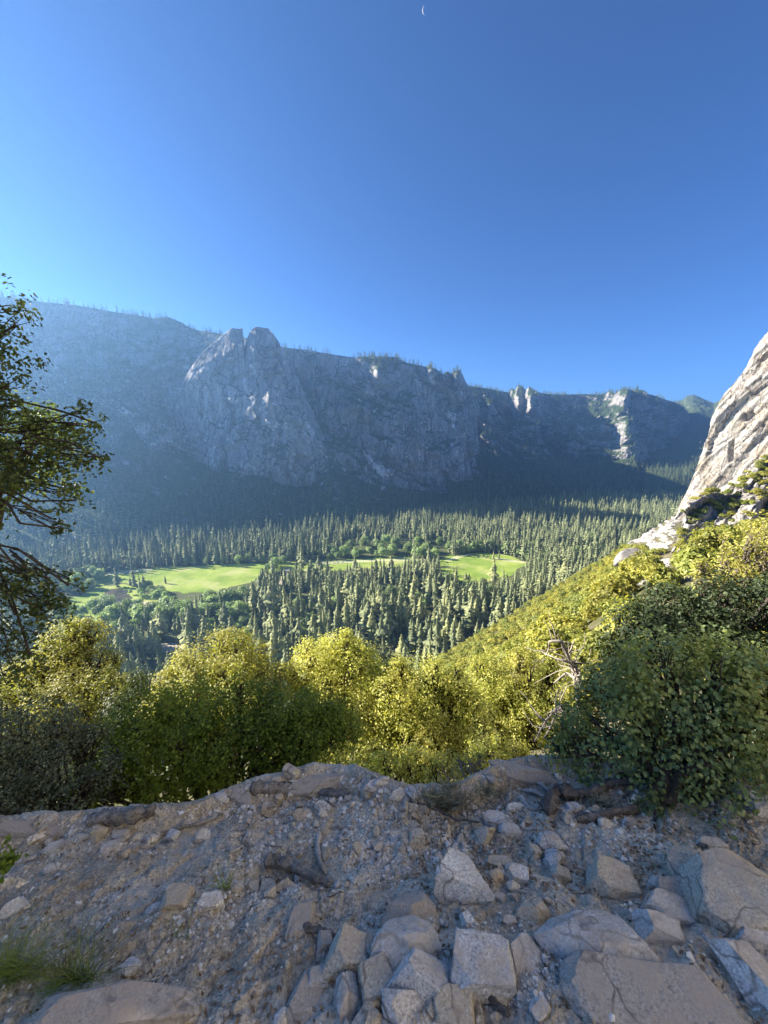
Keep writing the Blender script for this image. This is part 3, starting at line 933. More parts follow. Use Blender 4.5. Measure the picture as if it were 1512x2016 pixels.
# the deciduous belts have fewer conifers
lowleft = inpoly(px, py, [(110, 1150), (330, 1160), (480, 1170), (470, 1215), (330, 1250), (120, 1260)])
keep &= ~(lowleft & (rng.random(len(X)) < 0.72))
belt = inpoly(px, py, [(600, 1070), (870, 1060), (870, 1100), (600, 1108)])
keep &= ~(belt & (rng.random(len(X)) < 0.7))
# a few thin places where the ground shows
thin = fbm(P / 70.0, 3, 60)
keep &= ~((thin < 0.36) & (rng.random(len(X)) < 0.6))
dens = np.interp(Y, [240, 900, 2100], [1.0, 0.9, 0.7])
keep &= rng.random(len(X)) < dens
C = Pz[keep]
# thin out to a smallest spacing, on a grid
cell = np.floor(C[:, :2] / 7.6).astype(np.int64)
_, ui = np.unique(cell[:, 0] * 100003 + cell[:, 1], return_index=True)
C = C[ui]
hgt = (rng.normal(41, 8.5, len(C)) + (fbm(C / 45.0, 2, 90) - 0.5) * 26).clip(16, 62)
small = rng.random(len(C)) < 0.33
hgt[small] *= rng.uniform(0.35, 0.8, small.sum())
# nothing stands between the viewer and what the photograph shows of the meadows, river and leafy belts
SEEN = [MEADOW['left'], [(590, 1112), (640, 1104), (760, 1097), (800, 1098), (790, 1110), (700, 1114), (620, 1118)], [(868, 1104), (880, 1096), (915, 1090), (965, 1088), (1005, 1095), (1022, 1104), (1020, 1118), (1000, 1128), (960, 1138), (925, 1142), (895, 1136), (872, 1122)], RIVER, SAND] + list(CLEAR.values())[:3] + [[(590, 1104), (640, 1085), (700, 1066), (880, 1062), (880, 1090), (740, 1098)], [(120, 1130), (200, 1132), (200, 1200), (120, 1200)], [(255, 1150), (340, 1160), (340, 1190), (255, 1190)], [(200, 1196), (330, 1196), (330, 1215), (200, 1215)]]
for it in range(4):
    bad = np.zeros(len(C), bool)
    for f_ in (0.35, 0.7, 0.92):
        tx, ty, _ = project(C + np.stack([0 * hgt, 0 * hgt, hgt * f_], -1))
        for poly in SEEN: bad |= inpoly(tx, ty, poly)
    if it == 0: bad &= rng.random(len(C)) < 0.95; touch = bad.copy()
    bad &= touch
    if it < 3: hgt[bad] *= 0.68
C, hgt = C[~bad], hgt[~bad]
# named stand-alone trees in the meadows
solo = [(283, 1153, 24), (257, 1153, 20), (263, 1150, 16), (326, 1149, 18), (866, 1140, 26), (892, 1145, 30), (916, 1147, 24), (923, 1148, 22), (971, 1101, 22), (982, 1101, 24)]
cpx, cpy, cd = project(C + np.array([0, 0, 20.0]))
inside = (cpx > -20) & (cpx < 1330) & (cpy > 900)
size = hgt / cd
# hidden behind the near oaks: low in the picture
low_edge = np.interp(cpx, [0, 230, 330, 560, 620, 700, 800, 950, 1100, 1300], [1225, 1320, 1300, 1310, 1270, 1290, 1310, 1290, 1225, 1120])
vis = inside & (cpy < low_edge - 6)
clumps = []
for (x0, x1, y0, y1, n_) in ((504, 562, 1148, 1192, 18), (798, 866, 1148, 1176, 20), (600, 646, 1134, 1152, 6), (684, 716, 1136, 1152, 5), (735, 770, 1134, 1150, 5)):
    for _ in range(n_): clumps.append((rng.uniform(x0, x1), rng.uniform(y0, y1), rng.uniform(36, 54)))
order = np.argsort(-(size * vis))
near_ids = order[:300 - len(solo) - len(clumps)]
restm = np.ones(len(C), bool); restm[near_ids] = False
restm &= ((cpx > -120) & (cpx < 1450))
HImesh = []
for i, (V, F, nt) in enumerate(HI):
    mi = np.ones(len(F), np.int32); mi[:nt] = 0
    HImesh.append(raw_mesh('conifer_tree', V, F, None, smooth=False, rnd=np.random.default_rng(i).random(len(V)), mats=[M['trunkfar'], M['needle']], midx=mi))
def put_conifer(p, h, label, group, w=1.0):
    w *= rng.uniform(0.85, 1.25)
    o = link('conifer_tree', HImesh[rng.integers(len(HImesh))], None, p, (rng.normal(0, 0.02), rng.normal(0, 0.02), rng.random() * 6.28), (h * w, h * w, h))
    tag(o, label, 'tree', group)
for i in near_ids:
    l = 'tall dark green conifer standing in the dense forest on the valley floor'
    if C[i, 2] > FLOOR + 6: l = 'tall dark green conifer standing at the foot of the brushy hillside'
    put_conifer(C[i], hgt[i], l, 'conifers of the valley forest' if C[i, 2] <= FLOOR + 6 else 'conifers at the foot of the hillside', rng.uniform(0.85, 1.2))
for (a, b, h) in solo:
    p = onplane(a, b, FLOOR)
    put_conifer(p, h, 'small lone conifer standing in the left green meadow' if a < 500 else ('conifer standing on the near edge of the right green meadow' if b > 1120 else 'conifer standing on the far edge of the right green meadow'),
                'lone conifers in the left meadow' if a < 500 else ('conifers on the near meadow edge' if b > 1120 else 'conifers on the far meadow edge'), 1.15)
for (a, b, h) in clumps:
    put_conifer(onplane(a, b, FLOOR), h, 'tall conifer in the clumps that part the green meadows from each other', 'conifers between the meadows', rng.uniform(0.85, 1.15))
Cr, hr = C[restm], hgt[restm]
V, F, rn = scatter(LO, Cr, hr, hr * rng.uniform(0.85, 1.25, len(hr)), rng)
o = link('conifer_forest', raw_mesh('conifer_forest', V, F, M['needle'], smooth=False, rnd=rn))
tag(o, 'dense conifer forest filling the valley floor around the meadows', 'forest', kind='stuff')
print('forest', len(Cr))

# ---- broadleaf trees by the meadows and the river
BL = [blob_template(400 + i, 150, 9, 0.2, 1.15) for i in range(4)]
BLmesh = [raw_mesh('broadleaf_tree', V, F, M['broadleaf'], rnd=r) for V, F, r in BL]
bl = []
def strew(poly, n, h0, h1, what):
    poly = np.array(poly, float)
    lo, hi = poly.min(0), poly.max(0)
    k = 0
    while k < n:
        x, y = rng.uniform(lo, hi)
        if inpoly(np.array(x), np.array(y), poly):
            bl.append((x, y, rng.uniform(h0, h1) * 1.35, what)); k += 1
strew([(600, 1096), (690, 1088), (830, 1084), (880, 1088), (868, 1100), (760, 1098), (640, 1104)], 42, 12, 22, 'pale green broadleaf tree in the belt behind the middle meadow')
strew([(660, 1078), (760, 1070), (880, 1075), (860, 1088), (700, 1088)], 14, 16, 26, 'pale green broadleaf tree in the belt behind the middle meadow')
strew([(880, 1086), (960, 1082), (1030, 1092), (1020, 1100), (960, 1086), (890, 1092)], 16, 14, 26, 'light green broadleaf tree along the far edge of the right meadow')
strew([(330, 1112), (420, 1106), (520, 1104), (520, 1108), (420, 1112)], 10, 10, 18, 'green broadleaf tree along the far edge of the left meadow')
strew([(120, 1140), (180, 1132), (205, 1142), (190, 1165), (130, 1180)], 16, 14, 24, 'blue green broadleaf tree on the bank left of the river')
strew([(255, 1155), (310, 1160), (340, 1172), (330, 1186), (270, 1186), (258, 1172)], 20, 9, 17, 'light green broadleaf tree between the river and the left meadow')
strew([(200, 1196), (250, 1206), (330, 1200), (380, 1190), (480, 1190), (480, 1230), (330, 1240), (210, 1225)], 62, 15, 27, 'round green broadleaf tree among the conifers below the river')
strew([(110, 1200), (230, 1205), (300, 1250), (200, 1290), (110, 1260)], 22, 15, 25, 'round green broadleaf tree above the sunlit left oaks')
strew([(380, 1210), (500, 1200), (500, 1300), (380, 1300)], 14, 12, 20, 'round green broadleaf tree beside the cabins')
strew([(520, 1108), (560, 1100), (560, 1125), (530, 1130)], 6, 14, 22, 'green broadleaf tree between the left and middle meadows')
strew([(1030, 1080), (1150, 1060), (1200, 1085), (1130, 1130), (1040, 1120)], 18, 14, 22, 'green broadleaf tree in the conifers right of the meadow')
strew([(860, 1140), (960, 1150), (960, 1165), (860, 1160)], 8, 12, 18, 'green broadleaf tree along the near edge of the right meadow')
strew([(330, 1165), (1000, 1165), (1000, 1260), (330, 1270)], 46, 12, 20, 'green broadleaf tree scattered among the valley conifers')
for (x, y, h, what) in bl:
    p = onplane(x, y, FLOOR)
    hz_ = float(hill(p[0], p[1]))
    if hz_ > FLOOR: p = pick(x, y)
    w = h * rng.uniform(0.38, 0.5)
    o = link('broadleaf_tree', BLmesh[rng.integers(4)], None, p, (0, 0, rng.random() * 6.28), (w, w, h * 0.52))
    tag(o, what, 'tree', what.replace('tree', 'trees', 1))

# ---- forest on the mountain sides and along the rims
pts, hts = [], []
def veg(sheet, n, mask, h0, h1):
    p = sheet.sample(rng, n, mask)
    pts.append(p); hts.append(rng.uniform(h0, h1, len(p)))
def m_wall(p, N, lev):
    qx, qy, _ = project(p)
    talus = sstep(1.9, 2.15, lev)
    left = sstep(470, 400, qx)
    upper = 0.6 * sstep(0.95, 0.75, lev) * left * sstep(0.28, 0.52, N[:, 2] + fbm(p / 60.0, 2, 3) * 0.5 - 0.2)
    ledge = sstep(0.45, 0.65, N[:, 2]) * 0.8
    right = sstep(690, 720, qx) * sstep(0.8, 0.5, lev) * sstep(0.3, 0.5, N[:, 2] + fbm(p / 60.0, 2, 3) * 0.4 - 0.15)
    gully = 0.6 + 0.4 * fbm(p / 50.0, 2, 9)
    return np.clip(np.maximum.reduce([talus * gully, upper, ledge * (lev > 0.1), right]), 0, 1)
veg(WALL, 16000, m_wall, 22, 42)
def m_crag(p, N, lev):
    talus = sstep(0.95, 1.2, lev)
    return np.clip(np.maximum(talus, sstep(0.42, 0.6, N[:, 2])), 0, 1)
veg(CRAG, 6500, m_crag, 24, 42)
def m_head(p, N, lev):
    talus = sstep(0.55, 0.95, lev)
    return np.clip(np.maximum(talus, sstep(0.4, 0.6, N[:, 2]) * 0.8), 0, 1)
veg(HEAD, 4200, m_head, 24, 42)
def m_dome(p, N, lev):
    return sstep(0.5, 0.7, N[:, 2]) * 0.9
veg(DOME, 1500, m_dome, 10, 22)
veg(SPIRE, 1800, lambda p, N, lev: sstep(0.45, 0.65, N[:, 2]) * 0.6, 10, 20)
def rim(px_, py_, Y_, n, h0, h1, gaps):
    t = rng.uniform(px_[0], px_[-1], n)
    k = fbm(np.stack([t / 14.0, 0 * t, 0 * t], -1), 2, 71) > 0.40
    for a, b in gaps: k &= ~((t > a) & (t < b))
    t = t[k]
    Yb = np.interp(t, px_, Y_) + rng.uniform(4, 130, len(t))
    yy = np.interp(t, px_, py_)
    p = at(t, yy, Yb); p[:, 2] -= rng.uniform(6, 16, len(t))
    pts.append(p); hts.append(rng.uniform(h0, h1, len(t)))
rim(cx, ry, rY, 1000, 22, 44, [(320, 345), (440, 548), (838, 922)])
rim(gx_, gy_, gY_, 620, 24, 44, [(1004, 1062), (1262, 1300)])
rim(ix, iy, iY, 160, 24, 42, [(1345, 1412)])
P = np.concatenate(pts); H = np.concatenate(hts)
V, F, rn = scatter(LO2, P, H, H * rng.uniform(0.9, 1.4, len(H)), rng, 0.02)
o = link('mountain_forest', raw_mesh('mountain_forest', V, F, M['needle_far'], smooth=False, rnd=rn))
tag(o, 'distant dark conifer forest along the rims, ledges and talus of the mountain wall', 'forest', kind='stuff')
print('mtn forest', len(P))

# ---- two small conifers on the shoulder of the pale cliff, and brush there
for (a, b, h, l) in ((1458, 762, 15, 'taller of the two dark conifers on the pale cliff shoulder'), (1444, 774, 10, 'shorter of the two dark conifers on the pale cliff shoulder')):
    o = link('conifer_tree', HImesh[1], None, at(a, b, 436), (0, 0, a), (h * 1.5, h * 1.5, h)); tag(o, l, 'tree')

# ---- talus below the cliff: white rocks
T1 = [(1352, 1008), (1338, 1040), (1326, 1066), (1306, 1090), (1284, 1098), (1262, 1084), (1228, 1084), (1240, 1066), (1276, 1048), (1310, 1028)]
T2 = [(1322, 1100), (1308, 1140), (1268, 1152), (1232, 1164), (1196, 1172), (1180, 1168), (1220, 1142), (1262, 1124), (1290, 1106)]
def rock_unit(seed, sub=2, planes=9, rough=0.06, pl=None):
    import bmesh
    bm = bmesh.new()
    bmesh.ops.create_icosphere(bm, subdivisions=sub, radius=1.0)
    V = np.array([v.co[:] for v in bm.verts]); F = np.array([[v.index for v in f.verts] for f in bm.faces])
    bm.free()
    r = np.random.default_rng(seed)
    V = V * 1.25
    if pl is None:
        pl = []
        for i in range(planes):
            d = r.normal(0, 1, 3); d /= np.linalg.norm(d)
            pl.append((d, r.uniform(0.55, 0.95)))
    for _ in range(3):
        for d, h in pl:
            d = np.asarray(d, float) / np.linalg.norm(d)
            s = V @ d - h
            V = V - np.maximum(s, 0)[:, None] * d
    if rough:
        n = V / (np.linalg.norm(V, axis=1, keepdims=True) + 1e-9)
        V = V + n * (((fbm(V * 2.2 + seed, 3, seed) - 0.5) * 2 * rough) + (fbm(V * 7 + seed, 2, seed + 5) - 0.5) * rough)[:, None]
    return V, F
RK1 = [rock_unit(500 + i, 1, 8, 0.04) for i in range(6)]
tp = []
for poly, n in ((T1, 1500), (T2, 1000)):
    poly = np.array(poly, float); lo, hi = poly.min(0), poly.max(0)
    x = rng.uniform(lo[0], hi[0], n * 3); y = rng.uniform(lo[1], hi[1], n * 3)
    k = inpoly(x, y, poly) & (fbm(np.stack([x / 12, y / 5, 0 * x], -1), 3, 12) > 0.46)
    tp.append(pick(x[k][:n], y[k][:n]))
tp = np.concatenate(tp)
d = np.linalg.norm(tp, axis=1)
sz = d * 0.0021 * rng.lognormal(0, 0.5, len(tp)).clip(0.4, 2.6)
V, F, rn = scatter(RK1, tp + np.array([0, 0, 0.3]), sz * 0.9, sz * 1.3, rng, 0.2)
o = link('talus_rocks', raw_mesh('talus_rocks', V, F, M['talus'], smooth=False))
tag(o, 'bright white talus of broken granite below the pale cliff', 'talus', kind='stuff')
V, F = rock_unit(77, 4, 7, 0.05)
p = pick(1243, 1116)
o = link('boulder', raw_mesh('boulder', V, F, M['outcrop']), None, p + np.array([0, 0, 3.0]), (0.2, -0.3, 0.5), np.array([17, 12, 11]) * np.linalg.norm(p) / 480)
tag(o, 'big dark grey boulder lying in the green brush between the white talus strips', 'boulder')

# ---- oak brush on the hillside
BR = [blob_template(600 + i, 170, 9, 0.17, 0.85, -0.2) for i in range(5)]
BRmesh = [raw_mesh('oak_shrub', V, F, M['brush'], rnd=r) for V, F, r in BR]
n = 26000
Y = 16 * (560 / 16.0) ** rng.random(n)
X = (rng.random(n) * 2 - 0.75) * Y * 1.1
P = np.stack([X, Y, hill(X, Y)], -1)
qx, qy, _ = project(P)
k = (qx > 540) & (qx < 1560) & (P[:, 2] > FLOOR + 12) & (P[:, 2] < 200)
k &= ~(inpoly(qx, qy, T1) | inpoly(qx, qy, T2))
k &= ~((qx > 1306) & (qy < np.interp(qx, [1306, 1340, 1400, 1512, 1560], [1136, 1120, 1092, 1050, 1040])) & (qy > 1000))
P = P[k]
# spacing grows with nothing: even on the ground
cs = 5.2
cell = np.floor(P[:, :2] / cs).astype(np.int64)
_, ui = np.unique(cell[:, 0] * 100003 + cell[:, 1], return_index=True)
P = P[ui]
hs = rng.uniform(2.6, 5.4, len(P)) * np.interp(P[:, 1], [16, 40, 100, 300], [0.7, 0.9, 1.25, 1.5])
ws = hs * rng.uniform(0.6, 0.85, len(P))
bare = fbm(P / 12.0, 3, 31) < 0.30
P, hs, ws = P[~bare], hs[~bare], ws[~bare]
qx, qy, qd = project(P + np.array([0, 0, 2.0]))
# what stands in view: over the near oaks' tops, left of the dark shrubs
edge = np.interp(qx, [540, 640, 760, 900, 1000, 1080, 1180, 1240, 1512], [1290, 1270, 1300, 1330, 1400, 1430, 1330, 1190, 1120])
vis = (qy < edge)
order = np.argsort(-(hs / qd) * vis)
ids = order[:212]
rest = np.ones(len(P), bool); rest[ids] = False
for i in ids:
    o = link('oak_shrub', BRmesh[rng.integers(5)], None, P[i] - np.array([0, 0, 0.3]), (0, 0, rng.random() * 6.28), (ws[i], ws[i], hs[i] * 0.8))
    tag(o, 'rounded yellow green oak shrub growing on the sunlit hillside', 'shrub', 'oak shrubs covering the hillside')
LOB = [blob_template(650 + i, 70, 7, 0.24, 0.85, -0.2) for i in range(4)]
V, F, rn = scatter(LOB, P[rest] - np.array([0, 0, 0.3]), hs[rest] * 0.75, ws[rest], rng)
o = link('hillside_brush', raw_mesh('hillside_brush', V, F, M['brush'], rnd=rn))
tag(o, 'yellow green oak brush covering the sunlit hillside below the cliff', 'brush', kind='stuff')
print('brush', rest.sum())
# brush on the outcrop ledges
fl = OUTP.reshape(-1, 3)
qx, qy, _ = project(fl)
du = np.gradient(OUTP, axis=1); dv = np.gradient(OUTP, axis=0)
N = np.cross(du, dv); N /= np.linalg.norm(N, axis=-1, keepdims=True) + 1e-9
nz = np.abs(N[..., 2]).reshape(-1)
k = (nz > 0.55) & (qx > 1300) & (qx < 1560) & (qy > 900) & (qy < 1150) & (fbm(fl / 18.0, 3, 44) > 0.47)
idx = np.nonzero(k)[0]
idx = rng.permutation(idx)
cell = np.floor(fl[idx][:, :3] / 3.2).astype(np.int64)
_, ui = np.unique(cell[:, 0] * 1000003 + cell[:, 1] * 1009 + cell[:, 2], return_index=True)
idx = rng.permutation(idx[ui])[:260]
OSH = fl[idx[80:]]
idx = idx[:80]
for i in idx:
    h = rng.uniform(2.0, 4.6)
    o = link('oak_shrub', BRmesh[rng.integers(5)], None, fl[i] - np.array([0, 0, 0.5]), (0, 0, rng.random() * 6.28), (h, h, h * 0.75))
    tag(o, 'green shrub growing on a ledge of the grey outcrop under the pale cliff', 'shrub', 'shrubs on the grey outcrop')
V, F, rn = scatter(LOB, OSH - np.array([0, 0, 0.5]), rng.uniform(1.5, 3.2, len(OSH)), rng.uniform(1.8, 3.6, len(OSH)), rng)
o = link('outcrop_brush', raw_mesh('outcrop_brush', V, F, M['brush'], rnd=rn)); tag(o, 'green brush filling the cracks of the grey outcrop', 'brush', kind='stuff')
# line of brush on the shoulder of the cliff
for j, (a, b) in enumerate(((1440, 776), (1447, 772), (1455, 768), (1463, 762), (1468, 756), (1474, 748), (1480, 742))):
    h = rng.uniform(3.0, 5.5)
    o = link('oak_shrub', BRmesh[j % 5], None, at(a, b + 3, 434), (0, 0, j), (h, h, h * 0.7))
    tag(o, 'dark shrub on the skyline shoulder of the pale cliff', 'shrub', 'shrubs on the cliff shoulder')

# ---- dead snags above the near brush
sn = Tubes()
r5 = np.random.default_rng(5)
sn.add([(0, 0, -0.5), (0.05, 0.02, 6), (0.0, 0.1, 14), (0.1, 0.0, 19)], [0.32, 0.26, 0.16, 0.03], 6)
for z in np.linspace(3, 17.5, 22):
    a = r5.random() * 6.28; L = (1 - z / 21) * 2.6 + 0.4
    sn.add([(0, 0, z), (math.cos(a) * L * 0.5, math.sin(a) * L * 0.5, z - 0.1), (math.cos(a) * L, math.sin(a) * L, z - 0.5)], [0.09, 0.06, 0.02], 4)
snm = sn.mesh('dead_tree', M['snag'])
for (a, b) in ((948, 1250), (1003, 1218), (726, 1312), (984, 1212), (930, 1225)):
    o = link('dead_tree', snm, None, pick(a, b), (0.03, -0.02, a), (1, 1, r5.uniform(0.7, 1.2)))
    tag(o, 'bare pale dead conifer at the edge of the forest and brush', 'dead tree', 'dead trees at the forest edge')

# ---- cabins in the clearings
def cabin(p, rz, wl, wd, hh, label, mats):
    root = empty('cabin', p); root.rotation_euler = (0, 0, rz)
    tag(root, label, 'cabin', 'cabins in the forest clearings')
    V = [(-wl, -wd, 0), (wl, -wd, 0), (wl, wd, 0), (-wl, wd, 0), (-wl, -wd, hh), (wl, -wd, hh), (wl, wd, hh), (-wl, wd, hh), (-wl, 0, hh + wd * 0.8), (wl, 0, hh + wd * 0.8)]
    me = bpy.data.meshes.new('wall'); me.from_pydata(V, [], [(0, 1, 5, 4), (1, 2, 6, 9, 5), (2, 3, 7, 6), (3, 0, 4, 8, 7), (0, 3, 2, 1)]); me.materials.append(mats[0])
    link('wall', me, root)
    e = 0.8; t = 0.25
    A = np.array([(-wl - e, -wd - e, hh - 0.6 * e), (wl + e, -wd - e, hh - 0.6 * e), (wl + e, 0, hh + wd * 0.8 + 0.1), (-wl - e, 0, hh + wd * 0.8 + 0.1), (-wl - e, wd + e, hh - 0.6 * e), (wl + e, wd + e, hh - 0.6 * e)])
    B = A + np.array([0, 0, t])
    me = bpy.data.meshes.new('roof'); me.from_pydata([tuple(v) for v in np.concatenate([B, A])], [], [(0, 1, 2, 3), (3, 2, 5, 4), (9, 8, 7, 6), (10, 11, 8, 9), (6, 7, 1, 0), (11, 10, 4, 5), (7, 8, 2, 1), (8, 11, 5, 2), (9, 6, 0, 3), (10, 9, 3, 4)]); me.materials.append(mats[1])
    link('roof', me, root)
    me = bpy.data.meshes.new('door'); me.from_pydata([(-0.6, -wd - 0.06, 0.1), (0.6, -wd - 0.06, 0.1), (0.6, -wd - 0.06, 2.2), (-0.6, -wd - 0.06, 2.2)], [], [(0, 1, 2, 3)]); me.materials.append(M['bark'])
    link('door', me, root)
M['cabinwall'] = simple_noise_mat('brown_boards', [(0.3, (0.14, 0.09, 0.06)), (0.7, (0.22, 0.15, 0.1))], 0.8)
M['cabinroof'] = simple_noise_mat('grey_shingles', [(0.3, (0.25, 0.24, 0.24)), (0.7, (0.4, 0.38, 0.37))], 0.8)
M['cabinroof2'] = simple_noise_mat('brown_shingles', [(0.3, (0.22, 0.13, 0.09)), (0.7, (0.32, 0.2, 0.15))], 0.8)
for (a, b, rz, wl, wd, hh, l, rf) in ((408, 1224, 0.2, 11, 5, 4, 'long low cabin with grey roof, leftmost by the upper clearing', 'cabinroof'), (446, 1226, 0.9, 6, 5, 5, 'steep brown roofed cabin between the two clearings', 'cabinroof2'),
                                      (480, 1218, 0.1, 9, 5, 4, 'grey roofed cabin at the right end of the upper clearing', 'cabinroof'), (352, 1290, 0.3, 8, 5, 4, 'grey roofed cabin at the near side of the sandy clearing', 'cabinroof'), (420, 1284, -0.2, 9, 4.5, 3.5, 'low grey roofed cabin deep among the conifers', 'cabinroof')):
    cabin(onplane(a, b, FLOOR) + np.array([0, 0, 0.9]), rz, wl, wd, hh, l, (M['cabinwall'], M[rf]))
# ------------------------------------------------------------------ the ledge in the foreground
_ex = np.array([-800, -300, 0, 60, 130, 230, 300, 370, 420, 450, 480, 520, 560, 590, 620, 650, 690, 715, 740, 780, 815, 850, 890, 920, 950, 985, 1020, 1055, 1080, 1110, 1180, 1300, 1420, 1512, 1900, 2400], float)
_ey = np.array([1640, 1625, 1614, 1606, 1602, 1597, 1590, 1584, 1566, 1552, 1540, 1526, 1522, 1512, 1503, 1501, 1508, 1518, 1530, 1546, 1550, 1549, 1546, 1534, 1520, 1504, 1494, 1486, 1484, 1490, 1500, 1505, 1510, 1505, 1480, 1460], float)

def pe(px): return np.interp(px, _ex, _ey)

def _yp(px, py):
    k, m = ray(px, py)
    return 1.6 / (-m - 0.35 + 0.12 * k)

def lump(px, py, cx_, cy_, w, h): return np.exp(-(((px - cx_) / w) ** 2 + ((py - cy_) / h) ** 2))

LUMPS = [(640, 1535, 70, 26, 0.03), (590, 1790, 26, 60, 0.05), (555, 1850, 45, 90, 0.03), (700, 1560, 60, 20, 0.02), (1040, 1510, 50, 20, 0.03), (360, 1790, 60, 40, 0.02),
         (700, 1800, 130, 50, -0.035), (950, 1670, 90, 40, -0.03), (1150, 1690, 110, 40, -0.03), (330, 1920, 120, 60, -0.03), (230, 1985, 190, 42, 0.05), (520, 1730, 60, 16, -0.03)]

def G(px, py, noise=True):
    px = np.asarray(px, float); py = np.asarray(py, float)
    px, py = np.broadcast_arrays(px, py)
    p0 = pe(px) + 55
    y0 = _yp(px, p0)
    Y = np.where(py < p0, y0 + 0.5 * (_yp(px, py) - y0), _yp(px, py))
    P = at(px, py, Y)
    if noise:
        f = sstep(0, 22, py - pe(px)) * 0.45 + 0.55
        z = (fbm(P / 0.55, 3, 200) - 0.5) * 0.13 + (fbm(P / 0.13, 4, 201, 0.6) - 0.5) * 0.075 + facets(P[..., :2], (0.16, 0.16), 1.2, 850) * 0.02 + facets(P[..., :2], (0.06, 0.06), 1.2, 860) * 0.010 + (fbm(P / 0.03, 3, 203) - 0.5) * 0.016 + (ridged(P / np.array([0.22, 0.3, 0.3]), 2, 207) - 0.6) * 0.02
        for a, b, w, h, d in LUMPS: z = z + d * lump(px, py, a, b, w, h)
        # path trodden smoother on the lower left
        z = z * f
        P = P.copy(); P[..., 2] += z
    return P

cols = np.concatenate([np.arange(-800, -60, 12.0), np.arange(-60, 1580, 2.6), np.arange(1580, 2400, 12.0)])
s = np.linspace(1, 0, 330) ** 1.15
py = pe(cols)[None, :] + (2700 - pe(cols))[None, :] * s[:, None]
P = G(cols[None, :] + 0 * py, py)
last = P[-1]
extra = []
for dY, dz in ((0.05, -0.03), (0.16, -0.16), (0.4, -0.6), (0.9, -1.7), (1.6, -3.2), (2.6, -5.6)):
    k = last[:, 0] / last[:, 1]
    extra.append(np.stack([k * (last[:, 1] + dY), last[:, 1] + dY, last[:, 2] + dz], -1))
first = P[0].copy(); first[:, 1] = -1.4; first[:, 2] = -1.15 + 0.1 * first[:, 0]
P = np.concatenate([first[None], P, np.stack(extra)])

def dirt_mat():
    t = NT('gravelly_dirt')
    v = t.pos()
    n1 = t.noise(v, 3.0, 6, 0.6)
    col = t.ramp(n1, [(0.3, (0.30, 0.25, 0.185)), (0.5, (0.46, 0.40, 0.31)), (0.72, (0.62, 0.555, 0.455))])
    n2 = t.noise(v, 75, 4, 0.75)
    col = t.mix(1.0, col, t.ramp(n2, [(0.32, 0.45), (0.5, 1.0), (0.68, 1.5)]), 'MULTIPLY')
    vo = t.n('TexVoronoi'); vo.inputs['Scale'].default_value = 70
    t.l(v, vo.inputs['Vector'])
    peb = t.ramp(vo.outputs['Distance'], [(0.16, 1.0), (0.3, 0.0)])
    nz = t.noise(v, 7, 3)
    pebm = t.math('MULTIPLY', peb, t.ramp(nz, [(0.42, 0.0), (0.6, 0.75)]))
    hsv = t.mix(0.45, vo.outputs['Color'], (0.36, 0.33, 0.29))
    bw = t.mix(0.75, hsv, (0.34, 0.31, 0.27))
    col = t.mix(pebm, col, bw)
    n3 = t.noise(v, 1.3, 4, 0.6)
    col = t.mix(t.ramp(n3, [(0.52, 0.0), (0.7, 0.65)]), col, (0.52, 0.47, 0.40))
    h = t.math('ADD', t.math('MULTIPLY', n2, 0.6), t.math('MULTIPLY', pebm, 0.6))
    h = t.math('ADD', h, t.math('MULTIPLY', t.noise(v, 22, 5, 0.7), 1.2))
    return t.finish(col, 0.95, t.bump(h, 0.8, 0.012), 0.1)
M['dirt'] = dirt_mat()
structure('ground', raw_mesh('ground', P.reshape(-1, 3), grid_faces(*P.shape[:2])[:, ::-1], M['dirt']))

M['g_blue'] = granite_mat('blue_grey_granite', (0.55, 0.53, 0.505), (0.5, 0.46, 0.41), 0.8, dust=(0.42, 0.35, 0.28))
M['g_tan'] = granite_mat('tan_granite', (0.50, 0.45, 0.365), (0.43, 0.34, 0.225), 0.75, dust=(0.42, 0.35, 0.28))
M['g_pale'] = granite_mat('pale_granite', (0.68, 0.65, 0.6), (0.52, 0.46, 0.36), 0.8, dust=(0.42, 0.35, 0.28))
M['g_dust'] = granite_mat('dusty_granite', (0.42, 0.38, 0.33), (0.38, 0.325, 0.27), 0.75, dust=(0.42, 0.35, 0.28), dustamt=0.9)
def wood_mat(name, c0, c1):
    t = NT(name)
    v = t.objco((1, 1, 1))
    n1 = t.noise(v, 30, 5, 0.7, 1.5)
    n2 = t.noise(v, 7, 3)
    col = t.ramp(n1, [(0.32, c0), (0.66, c1)])
    col = t.mix(t.ramp(n2, [(0.4, 0.0), (0.65, 0.5)]), col, tuple(c * 0.5 for c in c0))
    return t.finish(col, 0.9, t.bump(n1, 0.9, 0.008), 0.15)
M['log'] = wood_mat('weathered_log', (0.09, 0.08, 0.07), (0.46, 0.42, 0.37))
M['logdark'] = wood_mat('dark_log', (0.05, 0.046, 0.042), (0.27, 0.245, 0.22))
M['stick'] = wood_mat('bleached_stick', (0.3, 0.26, 0.22), (0.66, 0.6, 0.54))

rng = np.random.default_rng(21)

